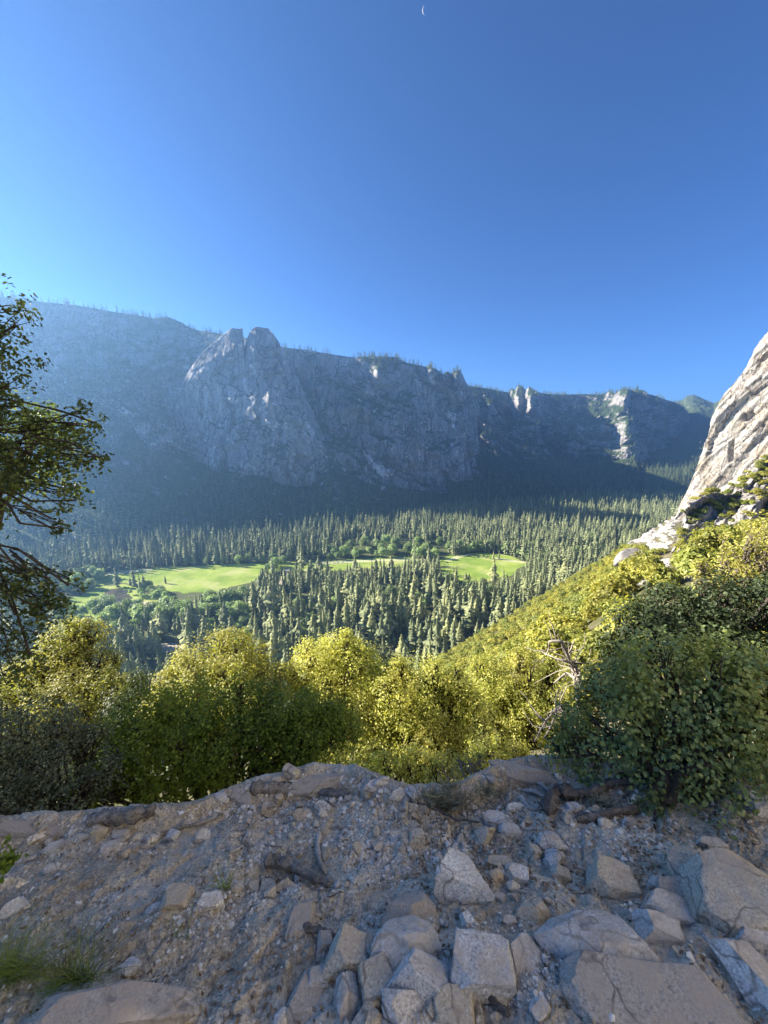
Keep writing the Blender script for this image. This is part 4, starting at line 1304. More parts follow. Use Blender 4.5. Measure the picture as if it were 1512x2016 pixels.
def place_rock(cx_, cy_, w, h, mat, seed, label=None, group=None, name='rock', rot=0.0, sink=0.25, sub=4, pl=None, planes=9, rough=0.05, thick=0.75, tilt=(0.0, 0.0), mesh=None, cat='rock', depth=None):
    g = G(cx_, cy_ + h * 0.22, True)
    _, _, c = project(g)
    a = 0.5 * w / S * c * 0.98
    b = 0.5 * h / S * c
    d_ = b * 0.86 if depth is None else b * depth
    if mesh is None:
        V, F = rock_unit(seed, sub, planes, rough, pl)
        lo, hi = V.min(0), V.max(0)
        V = (V - (lo + hi) / 2) / ((hi - lo) / 2)
        mesh = raw_mesh(name, V, F, M[mat])
        mesh.set_sharp_from_angle(angle=R(50))
    zz = 0.8 * thick * min(a, b * 1.1)
    o = link(name, mesh, None, g + np.array([0, 0, zz * (1 - 2 * sink) * 0.9]), (tilt[0], tilt[1], rot), (a, d_, zz))
    if label: tag(o, label, cat, group)
    return o

TRI = [((0, 0, 1), 0.42), ((0, 0, -1), 0.6), ((0.15, -1, 0.25), 0.62), ((0.75, 0.62, 0.12), 0.42), ((-1, 0.12, 0.1), 0.72), ((1, -0.4, 0), 0.95)]
SLAB = [((0.1, -0.15, 1), 0.5), ((0, 0, -1), 0.6), ((0.2, -1, 0.3), 0.75), ((1, 0.3, 0.25), 0.8), ((-1, 0.25, 0.3), 0.78), ((-0.3, 1, 0.2), 0.8), ((0.8, -0.8, 0.3), 0.9), ((-0.7, -0.8, 0.2), 0.9)]
BLOCK = [((0.05, 0.15, 1), 0.6), ((0, -1, 0.12), 0.66), ((1, 0.1, 0.15), 0.7), ((-1, 0.15, 0.1), 0.7), ((0, 1, 0.2), 0.7), ((0.7, -0.7, 0.6), 0.95), ((-0.7, -0.5, 0.7), 0.92)]
WEDGE = [((0.45, 0.2, 1), 0.5), ((0, -1, 0.2), 0.6), ((1, 0, 0.1), 0.85), ((-1, 0.2, 0.3), 0.6), ((0.1, 1, 0.3), 0.7), ((-0.6, -0.7, 0.6), 0.8), ((0.6, -0.8, 0.2), 0.85)]
DOMEP = [((0, 0, -1), 0.5), ((0.5, -0.7, 0.7), 0.8), ((-0.6, -0.4, 0.8), 0.85), ((0, 0.6, 0.9), 0.85), ((0.9, 0.2, 0.4), 0.85)]

KEY = [
 (640, 1532, 170, 50, 'g_dust', 0.05, 0.45, DOMEP, 0.7, 'weathered bedrock hump on the skyline of the mound'),
 (1036, 1508, 150, 50, 'g_dust', -0.3, 0.45, DOMEP, 0.7, 'dark weathered bedrock hump at the rim left of the manzanita'),
 (470, 1556, 90, 36, 'g_dust', -0.5, 0.42, SLAB, 0.6, 'sloping bedrock slab on the left flank of the mound'),
 (60, 1626, 180, 34, 'g_dust', -0.05, 0.42, SLAB, 0.6, 'flat bedrock shelf at the left end of the rim'),
 (740, 1548, 60, 26, 'g_blue', 0.3, 0.4, SLAB, 0.6, 'grey bedrock step on the right flank of the mound'),
 # px, py, w, h, mat, rot, sink, planes, thick, label
 (917, 1738, 118, 92, 'g_pale', -0.35, 0.18, TRI, 0.8, 'pale triangular wedge of granite pointing up left on the bare dirt'),
 (1206, 1726, 104, 84, 'g_tan', -0.3, 0.28, SLAB, 0.75, 'yellowish tan angular boulder alone on brown dirt left of the big slab'),
 (1082, 1646, 50, 42, 'g_blue', 0.1, 0.2, None, 0.9, 'rounded pale grey rock touching the one in front, below the bent log'),
 (1091, 1674, 52, 46, 'g_blue', 0.5, 0.2, None, 0.9, 'rounded speckled grey rock leaning on the one behind it, below the bent log'),
 (1052, 1664, 30, 40, 'g_tan', 0.2, 0.2, WEDGE, 0.9, 'upright shard of rock just left of the pair of rounded grey rocks'),
 (975, 1604, 62, 34, 'g_blue', -0.4, 0.25, SLAB, 0.8, 'long grey rock behind the brown one, below the sage tuft'),
 (958, 1628, 46, 42, 'g_tan', 0.3, 0.3, None, 0.8, 'brown blocky rock in front of the long grey rock'),
 (1004, 1624, 46, 28, 'g_blue', -0.2, 0.25, SLAB, 0.7, 'grey rock right of the brown blocky rock'),
 (1020, 1716, 50, 42, 'g_pale', -0.5, 0.22, SLAB, 0.8, 'pale angular rock right of the triangular wedge'),
 (984, 1688, 58, 30, 'g_tan', -0.1, 0.25, SLAB, 0.8, 'flat tan rock above right of the triangular wedge'),
 (1023, 1690, 26, 30, 'g_tan', 0.4, 0.3, None, 0.8, 'small tan rock behind the pale angular rock'),
 (976, 1726, 30, 28, 'g_tan', 0.1, 0.3, None, 0.8, 'small tan rock touching the right side of the triangular wedge'),
 (1010, 1744, 28, 20, 'g_pale', 0.2, 0.25, None, 0.8, 'small pale rock below the pale angular rock'),
 (954, 1765, 24, 32, 'g_tan', 0.2, 0.2, None, 0.9, 'small upright tan stone leaning on the front of the triangular wedge'),
 (1104, 1712, 40, 34, 'g_tan', -0.3, 0.3, WEDGE, 0.8, 'small angular rock between the rounded grey pair and the tan boulder'),
 (1052, 1797, 82, 62, 'g_tan', 0.1, 0.42, DOMEP, 0.8, 'half buried tan grey rock behind the big blue grey slab'),
 (1172, 1848, 240, 140, 'g_blue', -0.12, 0.4, DOMEP, 0.5, 'broad smooth blue grey slab in the middle of the lower right'),
 (946, 1892, 138, 124, 'g_blue', -0.08, 0.28, BLOCK, 0.75, 'square faced blue grey block left of the broad slab'),
 (1034, 1880, 90, 100, 'g_blue', 0.15, 0.42, SLAB, 0.5, 'dusty grey rock wedged between the square block and the broad slab'),
 (1062, 1850, 38, 32, 'g_tan', -0.7, 0.12, SLAB, 0.6, 'loose flat brown stone resting on the dusty grey rock'),
 (1322, 1782, 112, 62, 'g_blue', -0.3, 0.3, SLAB, 0.8, 'long blue grey rock beside the left foot of the big tan slab'),
 (1296, 1822, 92, 70, 'g_blue', -0.1, 0.25, WEDGE, 0.85, 'dark blue grey wedge in front of the long blue grey rock'),
 (1282, 1778, 52, 30, 'g_tan', 0.1, 0.05, None, 0.8, 'small tan stone lying on top of the blue grey rocks'),
 (1290, 1738, 34, 28, 'g_blue', 0.2, 0.25, None, 0.8, 'small blue grey stone behind the long blue grey rock'),
 (1322, 1745, 66, 52, 'g_dust', -0.2, 0.35, SLAB, 0.7, 'flat dusty rock filling the gap left of the big tan slab'),
 (1448, 1740, 210, 200, 'g_tan', -0.25, 0.3, SLAB, 0.6, 'biggest tan slab at the right edge with a tilted dusty face'),
 (1350, 1698, 88, 84, 'g_tan', 0.1, 0.3, DOMEP, 0.75, 'rounded tan grey boulder against the left side of the biggest slab'),
 (1402, 1654, 56, 30, 'g_blue', -0.15, 0.25, SLAB, 0.7, 'flat lilac grey rock behind the rounded boulder'),
 (1310, 1950, 400, 190, 'g_dust', -0.22, 0.42, SLAB, 0.4, 'huge dusty ground slab at the bottom right'),
 (1488, 1900, 90, 170, 'g_pale', 0.25, 0.2, WEDGE, 0.8, 'pale wedge shaped boulder in the bottom right corner'),
 (1478, 1836, 74, 56, 'g_blue', -0.2, 0.25, SLAB, 0.7, 'pale grey rock behind the corner boulder at the right edge'),
 (1494, 1566, 80, 92, 'g_pale', 0.05, 0.25, BLOCK, 0.9, 'square pale boulder at the right edge under the manzanita'),
 (694, 1872, 112, 92, 'g_tan', -0.15, 0.22, WEDGE, 0.85, 'tan wedge topping the left end of the rock pile'),
 (800, 1862, 150, 110, 'g_blue', 0.12, 0.3, DOMEP, 0.75, 'large speckled blue grey rock at the top of the rock pile'),
 (836, 1925, 150, 110, 'g_blue', -0.35, 0.25, WEDGE, 0.8, 'dark speckled slab with a tan end in the middle of the rock pile'),
 (746, 1930, 80, 96, 'g_tan', 0.4, 0.15, BLOCK, 0.9, 'yellow sided angular block in front of the tan wedge in the rock pile'),
 (686, 1954, 52, 94, 'g_blue', 0.12, 0.2, None, 0.9, 'tall black speckled rock left of the yellow sided block'),
 (630, 1912, 62, 58, 'g_blue', 0.2, 0.25, WEDGE, 0.85, 'triangular grey rock at the left edge of the rock pile'),
 (792, 1990, 88, 68, 'g_blue', 0.0, 0.25, None, 0.85, 'rounded speckled rock at the bottom edge under the yellow sided block'),
 (896, 1985, 96, 80, 'g_tan', -0.4, 0.25, SLAB, 0.85, 'big tan speckled rock at the bottom edge of the rock pile'),
 (722, 2004, 64, 46, 'g_tan', 0.1, 0.25, None, 0.85, 'blocky tan rock cut by the bottom edge left of the rounded speckled rock'),
 (848, 1992, 22, 40, 'g_tan', 0.1, 0.25, None, 0.9, 'small upright oval stone between the two bottom rocks'),
 (832, 1862, 34, 44, 'g_pale', 0.3, 0.1, None, 0.8, 'white speckled lump on top of the large blue grey rock'),
 (752, 1880, 20, 18, 'g_tan', 0.3, 0.1, None, 0.9, 'little round stone in the notch of the rock pile'),
 (640, 1850, 36, 40, 'g_dust', 0.3, 0.3, WEDGE, 0.8, 'dark brown rock under the short branch left of the pile'),
 (256, 1910, 46, 38, 'g_blue', 0.1, 0.22, None, 0.9, 'single round speckled rock on the dirt at the lower left'),
 (554, 1996, 32, 48, 'g_pale', 0.3, 0.22, None, 0.9, 'single pale egg shaped rock at the bottom edge left of the pile'),
 (464, 1976, 24, 26, 'g_tan', 0.1, 0.25, None, 0.9, 'small lone tan stone low on the dirt left of the egg shaped rock'),
 (228, 1996, 350, 90, 'g_dust', 0.06, 0.42, SLAB, 0.5, 'wide dusty slab along the bottom left edge'),
 (416, 1780, 56, 32, 'g_pale', 0.05, 0.25, SLAB, 0.8, 'pale sunlit rock on the dirt left of the earth ridge'),
 (352, 1768, 62, 62, 'g_tan', 0.1, 0.35, BLOCK, 0.75, 'tan block set in the dirt left of the pale sunlit rock'),
 (304, 1788, 30, 30, 'g_blue', 0.2, 0.3, None, 0.7, 'small round grey rock left of the tan block'),
 (30, 1790, 56, 36, 'g_pale', 0.4, 0.25, SLAB, 0.7, 'pale rock at the left edge above the grass'),
 (805, 1790, 130, 90, 'g_dust', 0.1, 0.42, DOMEP, 0.6, 'smooth half buried dusty dome in the middle of the dirt'),
 (592, 1800, 56, 96, 'g_dust', 0.1, 0.35, BLOCK, 0.7, 'upright dusty spur of rock left of the dappled sunlight'),
 (598, 1940, 70, 120, 'g_dust', -0.4, 0.35, WEDGE, 0.6, 'dusty leaning spur left of the rock pile at the bottom'),
 (526, 1724, 34, 42, 'g_tan', 0.2, 0.2, BLOCK, 0.95, 'taller tan stone in the row under the curved log'),
 (497, 1730, 30, 36, 'g_tan', -0.2, 0.2, None, 0.95, 'tan stone with pointed top left of the taller one under the curved log'),
 (562, 1732, 38, 34, 'g_tan', 0.0, 0.25, None, 0.9, 'round tan stone tucked under the curved log'),
 (532, 1752, 26, 30, 'g_tan', 0.3, 0.25, None, 0.9, 'narrow stone below the taller tan stone'),
 (468, 1742, 26, 26, 'g_tan', 0.3, 0.25, None, 0.8, 'leftmost small stone in the row under the curved log'),
 (820, 1651, 36, 32, 'g_tan', 0.1, 0.2, BLOCK, 0.9, 'biggest brown block in the stone cluster at mid ground'),
 (797, 1652, 20, 30, 'g_tan', 0.2, 0.2, None, 0.95, 'narrow yellowish stone left of the brown block in the cluster'),
 (779, 1644, 24, 26, 'g_pale', 0.2, 0.2, None, 0.9, 'pale stone at the back of the cluster at mid ground'),
 (740, 1636, 16, 26, 'g_tan', 0.0, 0.15, None, 1.0, 'little upright stone left of the cluster at mid ground'),
 (744, 1662, 26, 24, 'g_blue', 0.0, 0.25, None, 0.9, 'grey stone below the little upright stone'),
 (704, 1666, 24, 24, 'g_tan', 0.0, 0.25, None, 0.9, 'yellowish stone at the left end of the mid ground stones'),
 (574, 1517, 34, 26, 'g_tan', -0.5, 0.15, BLOCK, 0.9, 'tan block tilted on the skyline of the ledge'),
 (545, 1532, 26, 18, 'g_tan', 0.2, 0.25, None, 0.9, 'low brown stone beside the tilted skyline block'),
 (580, 1533, 28, 14, 'g_pale', 0.1, 0.25, None, 0.8, 'flat white stone below the tilted skyline block'),
 (592, 1600, 40, 22, 'g_tan', -0.1, 0.2, SLAB, 0.9, 'flat tan stone below the long weathered log'),
 (528, 1582, 34, 26, 'g_tan', 0.1, 0.2, None, 0.9, 'rounded tan stone left below the long weathered log'),
 (636, 1588, 40, 18, 'g_pale', -0.4, 0.2, SLAB, 0.8, 'pale chip at the right end of the stones below the long log'),
 (480, 1594, 26, 18, 'g_pale', 0.3, 0.2, None, 0.8, 'white stone on the slope left of the rounded tan stone'),
 (218, 1664, 44, 44, 'g_blue', 0.5, 0.2, WEDGE, 0.8, 'dark sided grey rock in the stone band below the left log'),
 (240, 1640, 40, 28, 'g_blue', -0.1, 0.25, None, 0.8, 'long grey rock right below the left log'),
 (272, 1638, 30, 28, 'g_pale', 0.2, 0.25, None, 0.8, 'pale rounded rock at the right end of the left log'),
 (200, 1640, 34, 28, 'g_tan', 0.2, 0.25, None, 0.8, 'tan rock under the left end of the left log'),
 (165, 1648, 40, 24, 'g_blue', 0.3, 0.25, None, 0.7, 'grey rock in the band left of the left log'),
 (110, 1666, 50, 26, 'g_blue', 0.2, 0.25, SLAB, 0.7, 'flat grey rock in the middle of the stone band at left'),
 (78, 1648, 34, 20, 'g_pale', 0.4, 0.25, None, 0.8, 'whitish rock high in the stone band at left'),
 (104, 1706, 36, 22, 'g_blue', 0.1, 0.3, SLAB, 0.6, 'bluish flat rock at the lower edge of the left stone band'),
 (300, 1648, 26, 24, 'g_pale', 0.2, 0.25, None, 0.9, 'pale stone at the start of the stone row toward the right'),
 (340, 1642, 26, 26, 'g_blue', 0.0, 0.25, None, 0.9, 'bluish stone under the thin straight branch'),
 (400, 1640, 30, 26, 'g_pale', 0.2, 0.25, None, 0.9, 'pale stone right of the thin straight branch'),
 (1240, 1618, 30, 24, 'g_blue', 0.1, 0.2, None, 0.9, 'grey stone at the right end of the lower log'),
 (1190, 1622, 28, 24, 'g_pale', 0.1, 0.2, None, 0.9, 'pale stone in front of the lower log'),
 (1128, 1596, 32, 24, 'g_blue', 0.1, 0.2, BLOCK, 0.9, 'bluish angular stone inside the bend of the bent log'),
 (1015, 1586, 44, 18, 'g_pale', 0.1, 0.2, SLAB, 0.8, 'flat white rock left of the bent log'),
 (785, 1566, 40, 20, 'g_pale', 0.1, 0.25, SLAB, 0.8, 'white flat rock on the rim left of the sage tuft'),
 (820, 1572, 22, 18, 'g_tan', 0.1, 0.25, None, 0.8, 'tan stone right of the white flat rock on the rim'),
 (1255, 1570, 40, 24, 'g_pale', 0.1, 0.25, None, 0.8, 'white rock in the shade under the manzanita'),
 (918, 1822, 28, 34, 'g_pale', 0.4, 0.2, WEDGE, 0.8, 'small split pale rock in front of the triangular wedge'),
 (1000, 1822, 34, 18, 'g_blue', 0.1, 0.25, SLAB, 0.7, 'flat grey chip left of the half buried tan grey rock'),
 (988, 1952, 44, 60, 'g_tan', -0.4, 0.25, None, 0.8, 'tan stone by the exposed root at the bottom'),
 (1060, 2000, 46, 40, 'g_blue', 0.2, 0.25, None, 0.8, 'speckled stone at the bottom edge left of the huge slab'),
 (1110, 1965, 40, 36, 'g_dust', 0.4, 0.25, None, 0.8, 'brown rounded stone at the left rim of the huge slab'),
 (1180, 2000, 46, 38, 'g_blue', 0.4, 0.2, BLOCK, 0.8, 'square grey stone at the bottom edge on the huge slab'),
]
for i, (a, b, w, h, m_, rot, sink, pl, th, lab) in enumerate(KEY):
    place_rock(a, b, w, h, m_, 900 + i, lab, None, rot=rot, sink=sink + (0.05 if w * h > 3000 else 0.02), pl=([(np.asarray(d, float) + rng.normal(0, 0.1, 3), hh * rng.uniform(0.93, 1.07)) for d, hh in pl] + [(v_ / np.linalg.norm(v_), rng.uniform(0.84, 1.02)) for v_ in rng.normal(0, 1, (11, 3))]) if pl else None, thick=th,
               sub=5 if w * h > 1500 else 4, rough=0.09 if w * h < 6000 else 0.075)

# ---- scattered stones, one object each
SM = {}
for mkey in ('g_blue', 'g_tan', 'g_pale', 'g_dust'):
    SM[mkey] = []
    for i in range(5):
        V, F = rock_unit(1300 + i + len(mkey) * 31 + ord(mkey[2]), 3, 9, 0.05)
        me = raw_mesh('stone', V, F, M[mkey]); me.set_sharp_from_angle(angle=R(35))
        SM[mkey].append(me)
BANDS = [((420, 1555), (740, 1625), 38, 9, 22), ((60, 1630), (440, 1690), 32, 8, 22), ((640, 1590), (860, 1690), 24, 8, 20), ((470, 1640), (720, 1760), 22, 8, 18), ((900, 1560), (1250, 1640), 30, 8, 22),
         ((860, 1640), (1130, 1790), 22, 9, 20), ((250, 1690), (560, 1800), 18, 6, 14), ((880, 1900), (1200, 2016), 26, 8, 22), ((560, 1840), (900, 2016), 34, 7, 18), ((1230, 1700), (1512, 1900), 22, 7, 20), ((640, 1700), (900, 1860), 18, 6, 14), ((0, 1700), (300, 1900), 12, 6, 14), ((740, 1555), (900, 1600), 14, 8, 18)]
ST_LABEL = 'small angular granite stone lying loose among the gravel of the ledge'
for (x0, y0), (x1, y1), n, s0, s1 in BANDS:
    for _ in range(n):
        a, b = rng.uniform(x0, x1), rng.uniform(y0, y1)
        if b < pe(a) + 10: b = pe(a) + rng.uniform(10, 40)
        w = rng.uniform(s0, s1) * rng.uniform(0.75, 1.15); mk = rng.choice(['g_blue', 'g_tan', 'g_tan', 'g_pale', 'g_dust'])
        place_rock(a, b, w, w * rng.uniform(0.6, 0.95), mk, 0, ST_LABEL, 'loose stones on the ledge', name='stone', mesh=SM[mk][rng.integers(5)], rot=rng.random() * 6.28, tilt=(rng.normal(0, 0.25), rng.normal(0, 0.25)), thick=rng.uniform(0.6, 1.0), sink=0.2, cat='stone')

for i in range(30):
    a = rng.uniform(-10, 1090); b = pe(a) + rng.uniform(4, 16)
    w = rng.uniform(12, 34); mk = rng.choice(['g_blue', 'g_dust', 'g_tan'])
    place_rock(a, b, w, w * rng.uniform(0.45, 0.8), mk, 0, 'weathered granite stone half buried in the skyline rim of the ledge', 'stones along the rim', name='stone', mesh=SM[mk][rng.integers(5)], rot=rng.random() * 6.28, tilt=(rng.normal(0, 0.2), rng.normal(0, 0.2)), thick=0.9, sink=0.34, cat='stone')
# ---- gravel
GR = [rock_unit(1500 + i, 1, 7, 0.0) for i in range(6)]
n = 42000
a = rng.uniform(-40, 1550, n); b = 2030 - (rng.random(n) ** 1.25) * 520
w = fbm(np.stack([a / 90, b / 45, 0 * a], -1), 3, 300)
band = np.maximum.reduce([lump(a, b, 560, 1600, 260, 50), lump(a, b, 220, 1665, 230, 42), lump(a, b, 760, 1650, 170, 60), lump(a, b, 1080, 1600, 190, 50), lump(a, b, 560, 1730, 160, 40), lump(a, b, 1010, 1930, 160, 90), lump(a, b, 360, 1780, 280, 70) * 0.7])
k = (b > pe(a) + 5) & (rng.random(n) < (0.07 + 0.24 * (b < 1700) + 0.75 * band) * sstep(0.3, 0.6, w) * 1.4)
a, b = a[k], b[k]
P = G(a, b); _, _, c = project(P)
sz = (0.8 + rng.gamma(1.3, 1.0, len(a))).clip(0.8, 7) / S * c
for mk, sel in (('g_blue', 0), ('g_tan', 1), ('g_pale', 2)):
    pass
V, F, rn = scatter(GR, P, sz * 0.7, sz, rng, 0.3)
def gravel_mat():
    t = NT('gravel_stone')
    at_ = t.n('Attribute', attribute_name='rnd')
    col = t.ramp(at_.outputs['Fac'], [(0.2, (0.25, 0.2, 0.15)), (0.45, (0.42, 0.36, 0.29)), (0.6, (0.54, 0.5, 0.45)), (0.85, (0.7, 0.67, 0.62))])
    return t.finish(col, 0.9, None, 0.15)
M['gravel'] = gravel_mat()
o = link('gravel', raw_mesh('gravel', V, F, M['gravel'], smooth=False, rnd=rn))
tag(o, 'loose gravel and chips of granite strewn over the dirt ledge', 'gravel', kind='stuff')
print('gravel', len(a))

n = 5200
a = np.concatenate([rng.uniform(820, 1500, n // 2), rng.uniform(0, 1512, n // 2)]); b = np.concatenate([rng.uniform(1560, 1760, n // 2), rng.uniform(1530, 2016, n // 2)])
k = (b > pe(a) + 6) & (fbm(np.stack([a / 60, b / 40, 0 * a], -1), 3, 340) > 0.47)
P = G(a[k], b[k]) + np.array([0, 0, 0.004])
V, F, rn = leaf_geo(P, rng.normal(0, 0.4, P.shape) + np.array([0, 0, 1.0]), 0.022, rng, False, 0.45)
M['litter'] = leaf_mat('dry_leaf_litter', (0.12, 0.08, 0.05), (0.26, 0.18, 0.11), (0.46, 0.38, 0.28), 0.1, patch=4.0, tint=(0.2, 0.15, 0.1))
o = link('leaf_litter', raw_mesh('leaf_litter', V, F, M['litter'], rnd=rn)); tag(o, 'dry brown leaf litter strewn over the dirt ledge', 'leaf litter', kind='stuff')
# ---- logs, branches and sticks
def gpath(pts, lift=0.0, n=None, jit=0.0, seed=0):
    pts = np.array(pts, float)
    d = np.concatenate([[0], np.cumsum(np.linalg.norm(np.diff(pts, axis=0), axis=1))])
    n = n or max(6, int(d[-1] / 5))
    t = np.linspace(0, d[-1], n)
    xx, yy = np.interp(t, d, pts[:, 0]), np.interp(t, d, pts[:, 1])
    P = G(xx, yy)
    P0 = G(xx, yy, False)
    P[:, 2] = 0.4 * P[:, 2] + 0.6 * (P0[:, 2] + (P[:, 2] - P0[:, 2]).mean()) + lift
    r = np.random.default_rng(seed)
    if jit: P += r.normal(0, jit, P.shape)
    for _ in range(2): P[1:-1] = 0.5 * P[1:-1] + 0.25 * (P[:-2] + P[2:])
    return P
def log(name, pts, r0, r1, mat, label, lift=0.0, seed=0, sides=18, rough=0.5, cat='log', jit=0.004, extra=(), group=None):
    P = gpath(pts, lift, jit=jit, seed=seed)
    _, _, c = project(P.mean(0))
    rr = np.linspace(r0, r1, len(P)) / S * c
    r = np.random.default_rng(seed)
    wob = np.convolve(r.normal(0, 1, len(P) + 4), np.ones(3) / 3, 'same')[2:-2]
    rr = rr * (1 + 0.22 * wob); rr[0] *= 0.45; rr[-1] *= 0.35
    P[1:-1] += np.cumsum(r.normal(0, 0.12, (len(P) - 2, 3)) * rr[1:-1, None], 0) * np.sin(np.linspace(0, math.pi, len(P) - 2))[:, None] * np.array([1, 1, 0.6])
    cen = P.mean(0)
    t = Tubes(); t.add(P - cen, rr, sides, r, rough)
    for e, e0, e1, lf in extra:
        Q = gpath(e, lf, jit=jit, seed=seed + 1); t.add(Q - cen, np.linspace(e0, e1, len(Q)) / S * c, max(5, sides - 4), r, rough)
    o = link(name, t.mesh(name, M[mat]), None, cen); tag(o, label, cat, group); return o
log('fallen_log', [(172, 1630), (200, 1622), (240, 1614), (275, 1608), (306, 1602)], 11, 13, 'log', 'short thick dark weathered log at left of the ledge', 0.02, 1)
log('fallen_log', [(492, 1552), (530, 1554), (580, 1557), (630, 1562), (690, 1570)], 12, 7, 'log', 'long weathered log lying across the top of the mound', 0.012, 2)
log('fallen_branch', [(312, 1640), (350, 1630), (390, 1622), (425, 1608), (440, 1600)], 4, 3, 'log', 'thin straight branch lying right of the short dark log', 0.01, 3, 8, cat='branch')
log('fallen_log', [(524, 1698), (545, 1700), (572, 1708), (600, 1722), (628, 1738), (654, 1746)], 13, 5, 'log', 'curved grey log above the row of tan stones', 0.03, 4)
log('fallen_branch', [(628, 1636), (626, 1655), (630, 1680), (638, 1702), (642, 1716)], 5, 4, 'stick', 'short bleached stick standing out right of the curved log', 0.012, 5, 8, cat='branch')
log('fallen_log', [(1077, 1618), (1078, 1596), (1084, 1572), (1096, 1564), (1130, 1568), (1165, 1566), (1200, 1554), (1256, 1552)], 11, 6, 'logdark', 'dark bent log with an upright broken end under the manzanita', 0.05, 6)
log('fallen_log', [(1132, 1622), (1165, 1614), (1200, 1604), (1256, 1594)], 8, 8, 'logdark', 'dark straight log lying below the bent log', 0.02, 7)
log('fallen_branch', [(1038, 1536), (1060, 1542), (1078, 1552), (1086, 1560)], 4, 3, 'stick', 'pale stick lying above the bent log', 0.02, 8, 8, cat='branch', extra=(([(1066, 1545), (1074, 1536), (1078, 1530)], 2.5, 1.2, 0.02),))
log('fallen_branch', [(1028, 1550), (1050, 1556), (1074, 1566)], 4, 4, 'stick', 'grey stick beside the pale stick above the bent log', 0.012, 9, 8, cat='branch')
log('fallen_branch', [(1021, 1568), (1032, 1574), (1040, 1588), (1060, 1600)], 5, 3, 'stick', 'curved pale stick left of the bent log', 0.02, 10, 8, cat='branch')
log('fallen_branch', [(800, 1585), (840, 1590), (870, 1598), (900, 1616), (946, 1618)], 4, 2.5, 'logdark', 'thin dark branch left of the brown blocky rock', 0.012, 11, 7, cat='branch')
log('fallen_branch', [(597, 1836), (620, 1838), (645, 1844), (662, 1850)], 7, 6, 'logdark', 'short dark branch stub above the rock pile', 0.02, 12, 9, cat='branch')
log('fallen_branch', [(1050, 1668), (1085, 1684), (1115, 1700), (1130, 1716)], 3.5, 3, 'logdark', 'thin dark twig right of the rounded grey pair', 0.008, 13, 7, cat='branch')
log('fallen_branch', [(40, 1698), (58, 1690), (76, 1684)], 5, 3, 'stick', 'short white stick at the left end of the stone band', 0.015, 14, 8, cat='branch')
log('fallen_branch', [(133, 1720), (139, 1710), (144, 1700)], 3.5, 2.5, 'stick', 'small white stick on the dirt below the left stone band', 0.012, 15, 7, cat='branch')
log('fallen_branch', [(910, 1925), (940, 1952), (975, 1985), (1000, 2010)], 7, 5, 'logdark', 'dark exposed root beside the square faced block', 0.015, 16, 9, cat='root')
log('fallen_branch', [(1350, 1548), (1390, 1562), (1430, 1576), (1456, 1582)], 5, 4, 'logdark', 'dark branch on the ground left of the square pale boulder', 0.02, 17, 8, cat='branch')
log('fallen_branch', [(452, 1690), (466, 1684), (474, 1676)], 3, 2, 'stick', 'small white stick left of the curved log', 0.02, 18, 7, cat='branch')
log('fallen_branch', [(768, 1632), (782, 1626), (780, 1608), (772, 1600)], 2, 1.5, 'stick', 'thin pale curled twig above the mid ground stone cluster', 0.02, 19, 6, cat='branch')
for i in range(46):
    a, b = rng.uniform(420, 1260), rng.uniform(1560, 1800)
    if b < pe(a) + 14: continue
    th = rng.normal(0, 0.6); L = rng.uniform(14, 52)
    P0 = [(a, b), (a + L * 0.5 * math.cos(th) + rng.normal(0, 2), b + L * 0.3 * math.sin(th) + rng.normal(0, 2)), (a + L * math.cos(th), b + L * 0.6 * math.sin(th))]
    if P0[2][1] < pe(P0[2][0]) + 6: continue
    log('twig', P0, rng.uniform(1.0, 2.0), 0.7, rng.choice(['stick', 'log', 'logdark']), 'thin dry twig lying on the gravel of the ledge', 0.006, 100 + i, 5, 0.2, 'twig', 0.003, group='twigs on the ledge')

